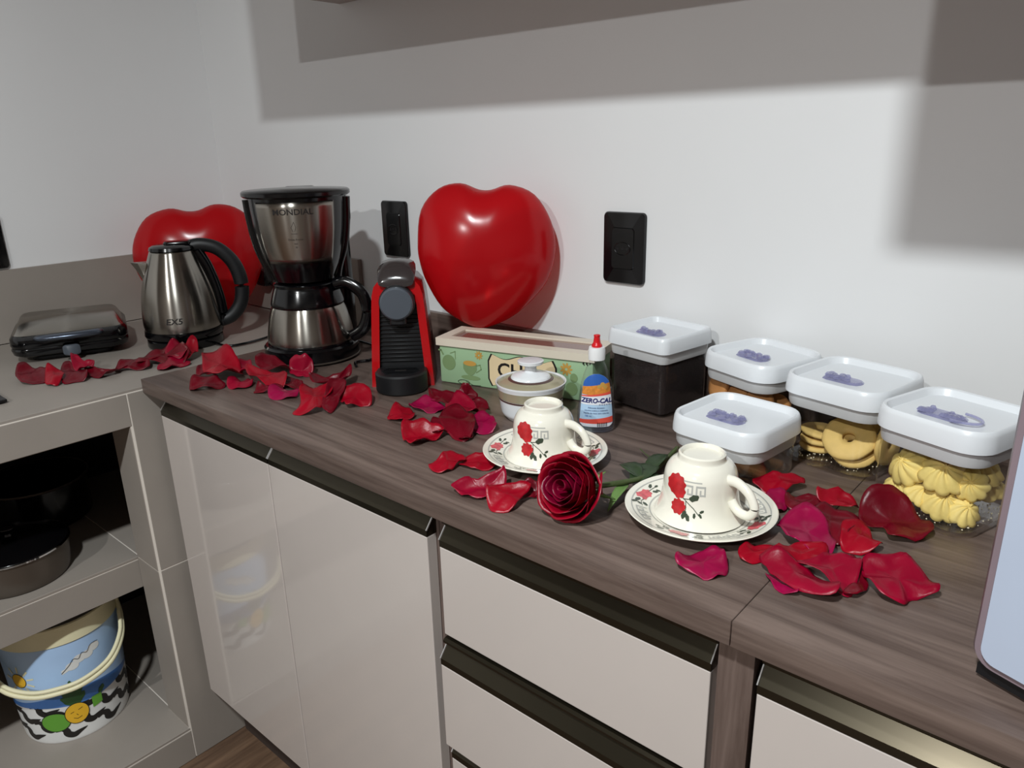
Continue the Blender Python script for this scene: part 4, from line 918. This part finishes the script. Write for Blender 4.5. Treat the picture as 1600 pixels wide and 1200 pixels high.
# ---------------------------------------------------------------- scattered petals
PETALS = [
    ([(-266, -132, 11), (-279, -117, 19), (-269, -107, 20), (-239, -99, 15), (-218, -93, 12), (-187, -108, 3), (-192, -124, 1), (-206, -140, 1), (-235, -140, 4)], 0.004, 'd', 1, 'dark red petal cupped upward, nearest the left end below the sandwich maker'),
    ([(-180, -108, 6), (-199, -96, 18), (-195, -87, 22), (-177, -78, 19), (-163, -81, 12), (-149, -92, 4), (-142, -106, 1), (-161, -113, 2)], 0.008, 'r', 1, 'bright red petal second from left below the sandwich maker'),
    ([(-213, -67, 8), (-228, -48, 12), (-214, -43, 11), (-188, -39, 9), (-146, -44, 5), (-131, -55, 3), (-138, -70, 3), (-143, -87, 2), (-175, -81, 4)], 0.006, 'd', 1, 'dark petal lying under the pink upright one below the sandwich maker latch'),
    ([(-224, -39, 22), (-222, -30, 26), (-204, -24, 22), (-192, -13, 23), (-176, -18, 16), (-165, -34, 10), (-171, -44, 10), (-196, -47, 12)], 0.0, 'p', 1, 'pinkish frilly petal standing up in front of the sandwich maker'),
    ([(-176, -33, 8), (-171, -21, 12), (-154, -14, 9), (-140, -1, 11), (-127, 8, 11), (-119, -3, 4), (-120, -22, 1), (-135, -34, 1), (-159, -37, 3)], -0.003, 'd', 1, 'long crimson petal lying right of the pink upright one'),
    ([(-157, 16, 4), (-170, 35, 8), (-162, 50, 10), (-133, 70, 10), (-108, 62, 5), (-112, 49, 4), (-126, 33, 3), (-134, 22, 2), (-130, 8, 1)], 0.006, 'd', 1, 'thin dark curled petal midway between sandwich maker and kettle'),
    ([(-127, 53, 1), (-178, 93, 11), (-168, 117, 15), (-178, 142, 22), (-145, 155, 19), (-99, 145, 10), (-86, 119, 4), (-111, 94, 3), (-134, 77, 3)], 0.006, 'd', 1, 'dark red heaped petal against the kettle foot'),
    ([(-129, 146, 12), (-141, 177, 30), (-131, 184, 30), (-101, 166, 12), (-89, 139, 6), (-107, 134, 7)], 0.0, 'r', 1, 'narrow petal standing upright before the kettle base'),
    ([(-155, 125, 15), (-172, 149, 19), (-161, 163, 20), (-116, 154, 15), (-95, 129, 12), (-115, 115, 12)], 0.003, 'p', 1, 'small pink petal on top of the heap at the kettle foot'),
    ([(-99, 81, 2), (-119, 116, 4), (-73, 133, 3), (-63, 107, 2), (-65, 80, 1), (-76, 72, 1)], 0.004, 'p', 1, 'flat pink petal in front of the kettle heap, near the wooden worktop corner'),
    ([(35, 117, 35), (53, 128, 34), (75, 145, 34), (111, 143, 24), (150, 129, 12), (164, 116, 7), (162, 89, 4), (129, 82, 6), (96, 84, 10), (59, 104, 24)], 0.006, 'r', 2, 'largest bright red petal, standing at the left end of the wooden worktop'),
    ([(76, 77, 6), (59, 92, 10), (59, 106, 12), (102, 103, 7), (130, 84, 3), (99, 70, 3)], 0.004, 'd', 2, 'small dark petal peeking out left of the largest bright one'),
    ([(130, 38, 4), (124, 52, 7), (143, 75, 9), (174, 77, 5), (187, 67, 3), (180, 43, 1), (158, 26, 1)], 0.004, 'd', 2, 'dark red petal nearest the left corner of the wooden worktop'),
    ([(132, 132, 10), (114, 146, 15), (115, 167, 20), (139, 158, 14), (157, 144, 9), (156, 127, 8)], 0.0, 'p', 2, 'small pinkish petal just right of the largest bright one'),
    ([(182, 83, 3), (174, 99, 5), (188, 110, 5), (189, 121, 6), (214, 114, 3), (226, 96, 1), (216, 80, 1), (199, 76, 1)], 0.004, 'p', 2, 'small glossy pink-red petal lying alone before the largest one'),
    ([(161, 137, 20), (197, 144, 17), (228, 153, 15), (252, 158, 13), (279, 143, 9), (280, 120, 7), (232, 122, 10), (209, 119, 12)], 0.004, 'r', 2, 'long bright petal lying over others in front of the coffee maker'),
    ([(146, 167, 16), (135, 186, 26), (153, 196, 24), (197, 200, 14), (225, 184, 7), (220, 172, 6), (163, 164, 11)], 0.003, 'd', 2, 'dark petal leaning against the left of the coffee maker base'),
    ([(263, 90, 1), (249, 108, 9), (265, 112, 6), (271, 125, 9), (289, 130, 6), (295, 120, 2), (284, 102, 1)], 0.003, 'd', 2, 'dark petal tucked under the long bright one before the coffee maker'),
    ([(303, 95, 3), (296, 109, 6), (318, 129, 7), (333, 135, 6), (343, 125, 3), (345, 110, 1), (323, 91, 1)], 0.004, 'm', 2, 'flat magenta petal at the front of the coffee maker heap'),
    ([(244, 160, 8), (272, 168, 6), (292, 169, 4), (304, 157, 2), (299, 137, 1), (271, 139, 3)], 0.003, 'd', 2, 'pointed dark petal at the right of the coffee maker heap'),
    ([(218, 195, 11), (220, 199, 29), (235, 206, 40), (245, 214, 38), (249, 222, 21), (256, 218, 6), (256, 205, 1), (245, 194, 1), (228, 190, 3)], -0.004, 'p', 2, 'upright ridged pinkish petal standing against the coffee maker base'),
    ([(412, 73, 2), (399, 97, 8), (377, 112, 16), (375, 131, 23), (388, 148, 26), (389, 165, 32), (415, 144, 17), (425, 122, 9), (442, 104, 3), (443, 87, 1), (428, 76, 1)], 0.008, 'r', 2, 'big crinkled bright petal nearest the worktop edge between coffee maker and capsule machine'),
    ([(321, 175, 16), (332, 196, 18), (345, 217, 21), (346, 239, 26), (368, 223, 18), (373, 208, 15), (357, 190, 14), (347, 161, 12)], -0.003, 'd', 2, 'dark curling petal behind the big crinkled one'),
    ([(434, 115, 5), (410, 139, 18), (397, 162, 34), (412, 174, 34), (428, 167, 24), (439, 146, 12), (460, 112, 2), (448, 107, 2)], 0.003, 'd', 2, 'folded dark petal standing just right of the big crinkled one'),
    ([(434, 150, 10), (430, 168, 21), (441, 183, 26), (464, 188, 18), (485, 173, 5), (475, 160, 4), (470, 140, 1), (451, 147, 5)], 0.004, 'r', 2, 'rightmost bright petal left of the red capsule machine'),
    ([(554, 156, 3), (547, 179, 6), (560, 192, 6), (577, 188, 4), (590, 176, 2), (591, 154, 1), (570, 149, 2)], 0.004, 'r', 3, 'small flat red petal nearest below the capsule machine'),
    ([(545, 211, 4), (536, 232, 8), (553, 242, 7), (576, 242, 5), (597, 244, 3), (604, 231, 2), (594, 211, 1), (572, 203, 1)], -0.002, 'm', 3, 'cupped glossy magenta petal right of the capsule machine drip tray'),
    ([(547, 257, 18), (559, 264, 17), (586, 272, 13), (603, 257, 7), (604, 238, 4), (582, 241, 7), (562, 243, 10)], 0.003, 'd', 3, 'dark petal at the back left of the heap before the tin'),
    ([(604, 260, 6), (603, 275, 30), (612, 277, 40), (617, 285, 30), (626, 289, 11), (619, 272, 6)], 0.002, 'd', 3, 'tall pointed dark petal rising from the heap before the tin'),
    ([(612, 234, 15), (612, 257, 20), (639, 260, 16), (660, 253, 12), (672, 228, 8), (645, 223, 9), (626, 221, 11)], 0.004, 'p', 3, 'glossy pinkish petal at the middle of the heap before the tin'),
    ([(637, 261, 13), (647, 274, 14), (658, 277, 13), (677, 262, 7), (673, 245, 6), (655, 246, 7)], 0.003, 'd', 3, 'dark petal at the back right of the heap, beside the sugar bowl'),
    ([(693, 205, 9), (691, 227, 18), (705, 234, 16), (721, 227, 9), (734, 213, 3), (723, 192, 2), (709, 193, 3)], 0.004, 'm', 3, 'bright magenta petal at the right of the heap, nearest the sugar bowl'),
    ([(649, 184, 16), (649, 209, 22), (671, 216, 20), (695, 208, 14), (718, 183, 6), (721, 160, 4), (700, 157, 5), (672, 164, 9)], 0.008, 'd', 3, 'large dark petal draped over the front of the heap before the tin'),
    ([(635, 117, 15), (634, 127, 19), (649, 140, 20), (668, 146, 16), (683, 151, 13), (687, 137, 8), (682, 115, 4), (683, 98, 1), (666, 98, 3), (647, 107, 8)], -0.004, 'r', 3, 'long trough-shaped red petal at the front left of the tin heap'),
    ([(656, 153, 11), (649, 167, 16), (666, 171, 13), (686, 161, 8), (685, 142, 6), (670, 143, 7)], 0.002, 'd', 3, 'small dark petal between the trough-shaped one and the draped one'),
    ([(707, 164, 4), (709, 186, 6), (726, 172, 4), (728, 153, 3)], 0.002, 'd', 3, 'tiny dark petal tip at the front of the tin heap'),
    ([(751, 63, 5), (756, 77, 9), (757, 91, 14), (768, 100, 14), (782, 98, 9), (781, 82, 4), (782, 66, 1), (772, 55, 1)], 0.004, 'r', 3, 'curved bright petal left of the first saucer, farther from it'),
    ([(776, 94, 6), (781, 108, 10), (797, 120, 10), (808, 125, 9), (822, 118, 3), (820, 105, 1), (807, 93, 1), (790, 89, 2)], 0.003, 'r', 3, 'glossy red petal touching the left rim of the first saucer'),
    ([(832, 29, 8), (840, 50, 17), (846, 53, 15), (858, 64, 17), (866, 77, 22), (870, 80, 21), (878, 71, 11), (877, 54, 4), (878, 42, 1), (865, 29, 1), (844, 28, 4)], -0.003, 'p', 3, 'curled glossy crimson petal below the first saucer, near the worktop edge'),
    ([(885, 35, 12), (887, 44, 17), (900, 59, 22), (915, 72, 22), (920, 69, 16), (919, 55, 8), (922, 36, 1), (908, 23, 1), (895, 26, 4)], 0.005, 'r', 3, 'broad smooth red petal just left of the whole rose'),
    ([(907, 78, 17), (911, 83, 22), (918, 87, 19), (923, 84, 7), (923, 77, 3), (913, 65, 2), (910, 75, 8)], 0.0, 'd', 3, 'small dark petal squeezed against the rose bloom'),
    ([(1126, 262, 13), (1135, 282, 19), (1151, 296, 20), (1164, 306, 20), (1170, 303, 15), (1166, 289, 11), (1154, 260, 6), (1137, 258, 8)], 0.006, 'r', 4, 'bright petal behind the second saucer, next to the empty container'),
    ([(1149, 245, 10), (1163, 260, 12), (1173, 251, 6), (1174, 227, 1), (1162, 223, 2)], 0.002, 'm', 4, 'dark magenta petal touching the second saucer rim'),
    ([(1170, 253, 10), (1181, 265, 12), (1196, 270, 9), (1207, 256, 3), (1194, 240, 2), (1178, 238, 4)], 0.003, 'd', 4, 'withered brownish dark petal at the back left of the right heap'),
    ([(1200, 273, 18), (1216, 289, 20), (1228, 292, 16), (1241, 283, 9), (1237, 269, 7), (1218, 269, 10), (1206, 264, 12)], 0.002, 'r', 4, 'bright petal at the back of the right heap, before the ring biscuits'),
    ([(1206, 227, 14), (1213, 243, 16), (1232, 249, 14), (1255, 243, 9), (1251, 204, 4), (1246, 195, 4), (1228, 211, 8), (1212, 218, 11)], 0.004, 'd', 4, 'dark crimson petal in the middle of the right heap'),
    ([(1189, 183, 15), (1197, 207, 18), (1209, 217, 18), (1229, 204, 14), (1247, 182, 10), (1251, 159, 8), (1240, 150, 8), (1218, 159, 10), (1209, 157, 10)], 0.004, 'm', 4, 'large magenta petal on the left of the right heap'),
    ([(1250, 205, 9), (1247, 217, 15), (1258, 229, 16), (1268, 230, 13), (1278, 216, 6), (1286, 216, 5), (1284, 198, 2), (1264, 187, 2), (1254, 193, 5)], 0.006, 'r', 4, 'small domed red petal between the magenta one and the largest dark one'),
    ([(1251, 268, 22), (1253, 279, 27), (1269, 296, 30), (1283, 302, 27), (1304, 292, 14), (1319, 277, 5), (1314, 257, 2), (1291, 237, 2), (1280, 250, 6), (1261, 243, 9)], -0.003, 'd', 4, 'largest dark red petal, in front of the swirl biscuit container'),
    ([(1211, 117, 7), (1217, 142, 13), (1234, 157, 14), (1248, 158, 10), (1248, 145, 7), (1235, 130, 6), (1221, 122, 6)], 0.003, 'r', 4, 'red petal just below the large magenta one'),
    ([(1205, 101, 14), (1220, 111, 14), (1246, 111, 10), (1273, 104, 6), (1280, 82, 3), (1255, 77, 4), (1227, 83, 8), (1216, 91, 11)], 0.006, 'p', 4, 'long glossy red petal at the front left of the right heap'),
    ([(1216, 87, 2), (1222, 91, 2), (1244, 84, 1), (1250, 74, 1), (1235, 72, 1)], 0.002, 'm', 4, 'sliver of magenta petal under the long glossy one at the front'),
    ([(1237, 113, 14), (1249, 129, 16), (1258, 143, 18), (1275, 146, 15), (1285, 144, 12), (1289, 108, 5), (1277, 103, 5), (1259, 115, 10)], 0.003, 'p', 4, 'ridged crimson petal lying beside the long glossy front one'),
    ([(1284, 116, 4), (1276, 149, 14), (1289, 142, 9), (1299, 128, 4), (1296, 106, 1), (1286, 103, 1)], 0.003, 'd', 4, 'folded dark petal left of the front right star-shaped one'),
    ([(1289, 153, 20), (1301, 162, 20), (1319, 175, 19), (1338, 164, 10), (1351, 156, 5), (1351, 148, 3), (1336, 136, 3), (1333, 122, 1), (1318, 116, 2), (1305, 124, 6), (1294, 138, 13)], 0.006, 'p', 4, 'angular star-shaped red petal, rightmost at the front by the white appliance'),
    ([(1177, 109, 6), (1179, 119, 10), (1186, 126, 10), (1201, 132, 7), (1204, 125, 4), (1200, 112, 1), (1192, 102, 1), (1182, 102, 2)], 0.003, 'r', 4, 'tiny red petal between the second saucer and the right heap'),
    ([(1136, 50, 5), (1137, 65, 7), (1146, 78, 8), (1158, 88, 8), (1168, 85, 6), (1177, 76, 3), (1180, 64, 2), (1171, 48, 1), (1156, 45, 2), (1144, 45, 3)], 0.003, 'm', 4, 'lone magenta petal in front of the second saucer, nearest the worktop joint'),
]

GN = {1: 'rose petals on the grey stone counter', 2: 'rose petals before the coffee maker', 3: 'rose petals before the biscuit tin and first saucer', 4: 'rose petals on the right part of the worktop'}
for idx, (pts, co_, cl, gi, lb_) in enumerate(PETALS):
    zb = ZS if gi == 1 else ZT
    n0 = len(pts); cx = sum(p[0] for p in pts) / n0 / 1000; cy = sum(p[1] for p in pts) / n0 / 1000
    P = catmull([(x / 1000 - cx, y / 1000 - cy, z / 1000) for x, y, z in pts], 4, closed=True); n = len(P)
    zc = max(.002, sum(p.z for p in P) / n * .75 + co_); rnd = random.Random(idx); ph = rnd.uniform(0, 6); ph2 = rnd.uniform(0, 6)
    b = nb(); c0 = b.verts.new((0, 0, zc)); rows = []; K = 7
    for q in range(1, K + 1):
        s = q / K; row = []
        for i, p in enumerate(P):
            a = math.atan2(p.y, p.x); L_ = math.hypot(p.x, p.y)
            z = zc + (max(p.z, .0008) - zc) * s ** 1.8
            z += (.24 * L_ * s * math.sin(2 * a + ph) * (1 - s * .3) + .08 * L_ * s * s * math.sin(5 * a + ph2) + .025 * L_ * s * math.sin(9 * a + ph) + .38 * L_ * max(0, s - .6) ** 1.2 * (1 + math.sin(3 * a + ph2)))
            if q == K: z += .0012 * math.sin(i * 1.3 + ph)
            row.append(b.verts.new((p.x * s * 1.11, p.y * s * 1.11, max(z, .0007 + .0002 * math.sin(i * 2.1)))))
        rows.append(row)
    for i in range(n): b.faces.new((c0, rows[0][i], rows[0][(i + 1) % n]))
    for A_, B_ in zip(rows, rows[1:]):
        for i in range(n): j = (i + 1) % n; b.faces.new((A_[i], B_[i], B_[j], A_[j]))
    o = build('rose_petal', b, M['p' + cl], None, solid=.0007); o.location = (cx, cy, zb); tag(o, lb_, 'petal', GN[gi])

# ---------------------------------------------------------------- things on the open shelves
t = thing('cooking_pot', 'low grey metal pot with dark lid on the middle stone shelf', 'pot', (-.226, -.225, .487), math.radians(5))
PP = [(.092, .0005), (.0965, .004), (.1005, .03), (.1025, .066)]
build('body', lathe(nb(), [(0, .0005)] + smoothprof(PP, 3) + [(.1055, .068), (.1055, .070), (.1, .070), (.0985, .06), (.092, .006), (0, .005)], n=56), M['greysteel'], t)
build('rim', lathe(nb(), [(.1056, .067), (.1072, .0685), (.1056, .071), (.1035, .0705)], n=56), M['chrome'], t)
li = build('lid', lathe(nb(), smoothprof([(.1035, .0712), (.1, .074), (.07, .084), (.03, .090), (.0001, .091)]), n=56), M['black'], t)
build('knob', lathe(nb(), smoothprof([(.008, .091), (.007, .098), (.014, .104), (.015, .110), (.0001, .113)]), n=24), M['black'], li)
b = nb(); tube(b, [(-.045, -.096, .045), (-.05, -.125, .047), (0, -.14, .047), (.05, -.125, .047), (.045, -.096, .045)], .006, n=8, flat=.7)
build('handle', b, M['black'], t)
for s in (-.045, .045):
    b = nb(); lathe(b, [(0, .006), (.004, .005), (.005, 0)], n=12); bmesh.ops.rotate(b, verts=b.verts, cent=(0, 0, 0), matrix=Matrix.Rotation(PI / 2, 3, 'X')); bmesh.ops.translate(b, verts=b.verts, vec=(s, -.0925, .056)); build('rivet', b, M['chrome'], t)
t = thing('cooking_pot', 'large dark pot deep in the shadow at the back of the shelf', 'pot', (-.47, -.10, .487), 0)
build('body', lathe(nb(), [(0, .0005), (.105, .0005), (.11, .006), (.112, .10), (.116, .102), (.114, .104), (.108, .10), (.104, .01), (0, .008)], n=48), M['black'], t)
build('rim', lathe(nb(), [(.116, .101), (.118, .103), (.116, .106), (.113, .105)], n=48), M['greysteel'], t)

# pail
t = thing('pail', 'beach-printed bucket with a cream handle on the lowest stone shelf', 'bucket', (-.262, -.170, .085), math.radians(66))
BPR = smoothprof([(.104, .0), (.107, .004), (.110, .05), (.1135, .12), (.1165, .2), (.1185, .262)])
build('body', lathe(nb(), [(0, .003), (.09, .003), (.1, .0005)] + BPR + [(.1165, .262), (.107, .02), (0, .01)], n=64), M['pailwhite'], t)
fp = surf(BPR)
build('cream_rim', lathe(nb(), [(.1188, .248), (.1215, .250), (.1222, .285), (.1245, .287), (.1245, .294), (.119, .2945), (.118, .262)], n=64), M['pailcream'], t)
rmx = max(r for r, z in BPR)
def ringband(v0f, v1f, m, n_, off, a0=-PI, a1=PI, nu=96, nv=5):
    b = nb(); patch(b, fp, lambda s: v0f(s), lambda s: v1f(s), a0 * rmx, a1 * rmx, nu=nu, nv=nv, off=off); build(n_, b, M[m], t)
ringband(lambda s: .105 + .006 * math.sin(6 * PI * s), lambda s: .2475, 'pailskyb', 'sky_print', .0004)
ringband(lambda s: .095 + .004 * math.sin(6 * PI * s), lambda s: .118 + .012 * math.sin(4 * PI * s + 1), 'pailsea', 'sea_print', .0007)
b = nb()
for lvl in range(4):
    for k in range(8):
        u = (-PI + 2 * PI * (k + .5 * (lvl % 2)) / 8) * rmx * .98; v = .022 + lvl * .022
        pts = [(u - .034, v + .010), (u - .022, v + .016), (u - .012, v + .010), (u - .010, v + .000), (u + .002, v - .006), (u + .016, v - .001), (u + .032, v + .004)]
        swoosh(b, fp, pts, .015)
build('wave_print', b, M['ink'], t, False)
b = nb(); blob(b, fp, -.083, .172, .017, .017, off=.0012, n=28); build('sun_print', b, M['pailyellow'], t); b = nb(); blob(b, fp, .018, .070, .024, .026, off=.0018, n=36); build('pineapple_print', b, M['pailyellow'], t)
b = nb()
for a in (0.2, -.35, -.9, .8, 1.5, 2.2, 3.0, -1.6, -2.3): stroke(b, fp, [(-.083 + .022 * math.cos(a), .172 + .022 * math.sin(a)), (-.083 + .034 * math.cos(a), .172 + .034 * math.sin(a))], .004, off=.0011)
build('sun_ray_print', b, M['pailcream'], t, False)
b = nb(); blob(b, fp, -.028, .058, .030, .024, off=.0014, n=36); build('coconut_print', b, M['pailgreen'], t); b = nb(); patch(b, fp, lambda s: .066 + .004 * s, lambda s: .094, .052, .074, nu=8, off=.0014); build('drink_print', b, M['pailgreen'], t)
b = nb()
for a, L_ in ((1.57, .066), (1.2, .060), (1.95, .060), (.85, .036), (2.3, .036)): leafs(b, fp, .018, .092, L_, .014, a, off=.0016)
leafs(b, fp, .07, .094, .02, .012, .9, off=.0016); build('leaf_print', b, M['paildkgreen'], t)
b = nb()
for k in range(4): blob(b, fp, .030 + k * .016, .190 + k * .008 + .004 * math.sin(k * 2), .013, .010, off=.0010, n=20)
patch(b, fp, lambda s: .176 + .034 * s, lambda s: .186 + .034 * s, .008, .09, nu=12, off=.0009); build('cloud_print', b, M['pailwhite'], t)
b = nb()
stroke(b, fp, [(.006, .074), (.012, .076)], .0012, off=.0022); stroke(b, fp, [(.022, .078), (.030, .081)], .0012, off=.0022); stroke(b, fp, [(.010, .060), (.017, .056), (.026, .059)], .0012, off=.0022); stroke(b, fp, [(.017, .068), (.019, .065)], .0012, off=.0022)
def circ(u, v, ru, rv, w_, off): stroke(b, fp, [(u + ru * math.cos(2 * PI * i / 32), v + rv * math.sin(2 * PI * i / 32)) for i in range(33)], w_, off=off)
circ(.018, .070, .0245, .0265, .0015, .0020); circ(-.028, .058, .0305, .0245, .0015, .0016); circ(-.083, .172, .0172, .0172, .0012, .0014)
stroke(b, fp, [(p.x, p.y) for p in catmull([(.008, .180, 0), (.024, .194, 0), (.034, .206, 0), (.044, .202, 0), (.052, .213, 0), (.062, .209, 0), (.072, .222, 0), (.088, .222, 0)], 4)], .0012, off=.0018)
stroke(b, fp, [(-.058, .10), (-.048, .088), (-.042, .08)], .002, off=.0016)
build('outline_print', b, M['ink'], t, False)
b = nb()
hpth = [(-.121, 0, .264), (-.128, -.03, .238), (-.126, -.07, .206), (-.100, -.114, .176), (-.05, -.142, .160), (0, -.149, .157), (.05, -.142, .160), (.100, -.114, .176), (.126, -.07, .206), (.128, -.03, .238), (.121, 0, .264)]
tube(b, hpth, .0052, n=10); tube(b, [(x * .985, y * .985, z + .010) for x, y, z in hpth[1:-1]], .0045, n=10)
build('handle', b, M['pailcream'], t)
for s in (-1, 1):
    b = nb(); lathe(b, [(.010, 0), (.010, .008), (0, .009)], n=20); bmesh.ops.rotate(b, verts=b.verts, cent=(0, 0, 0), matrix=Matrix.Rotation(s * PI / 2, 3, 'Y')); bmesh.ops.translate(b, verts=b.verts, vec=(s * .1185, 0, .264)); build('handle_pivot', b, M['pailcream'], t)

# ---------------------------------------------------------------- white appliance at the right edge
t = thing('microwave', 'pale blue-grey appliance with mauve rim at the right frame edge', 'microwave', (1.397, .052, ZT), math.radians(-20))
mw, md, mz0, mz1 = .44, .27, .013, .285
def mring(ins, y, r): return [(mw / 2 + x, y, (mz0 + mz1) / 2 + z) for x, z in rrect(mw - 2 * ins, mz1 - mz0 - 2 * ins, r, 6)]
b = nb(); loft(b, [mring(.004, .0, .016), mring(0, .006, .018), mring(0, md - .004, .018), mring(.004, md, .016)]); build('housing', b, M['micrim'], t)
b = nb(); loft(b, [mring(.0105, -.0035, .012), mring(.009, -.001, .013), mring(.009, .0015, .013)]); fr_ = build('door_panel', b, M['microw'], t)
build('door_seam', bx(.318, .3195, -.0042, -.003, mz0 + .012, mz1 - .012), M['micrim'], fr_, False)
build('door_handle', bx(.30, .312, -.022, -.0045, mz0 + .04, mz1 - .04, bev=.004), M['micrim'], fr_)
for i in range(2):
    b = nb(); lathe(b, [(.02, -.016), (.022, -.0), (.0, .0)], n=24); lathe(b, [(0, -.016), (.02, -.016)], n=24)
    bmesh.ops.rotate(b, verts=b.verts, cent=(0, 0, 0), matrix=Matrix.Rotation(-PI / 2, 3, 'X')); bmesh.ops.translate(b, verts=b.verts, vec=(.378, -.0045, .09 + i * .1)); 
    for v in b.verts: v.co.y = -.0045 - abs(v.co.y + .0045)
    build('dial', b, M['micrim'], fr_)
build('base_skirt', bx(.006, mw - .006, .006, md - .006, .004, mz0 + .001), M['blackmat'], t, False)
for x in (.03, mw - .03):
    for y in (.03, md - .03): build('foot', lathe(nb(), [(0, .0005), (.012, .0005), (.013, .005), (0, .005)], n=16, c=(x, y, 0)), M['blackmat'], t)
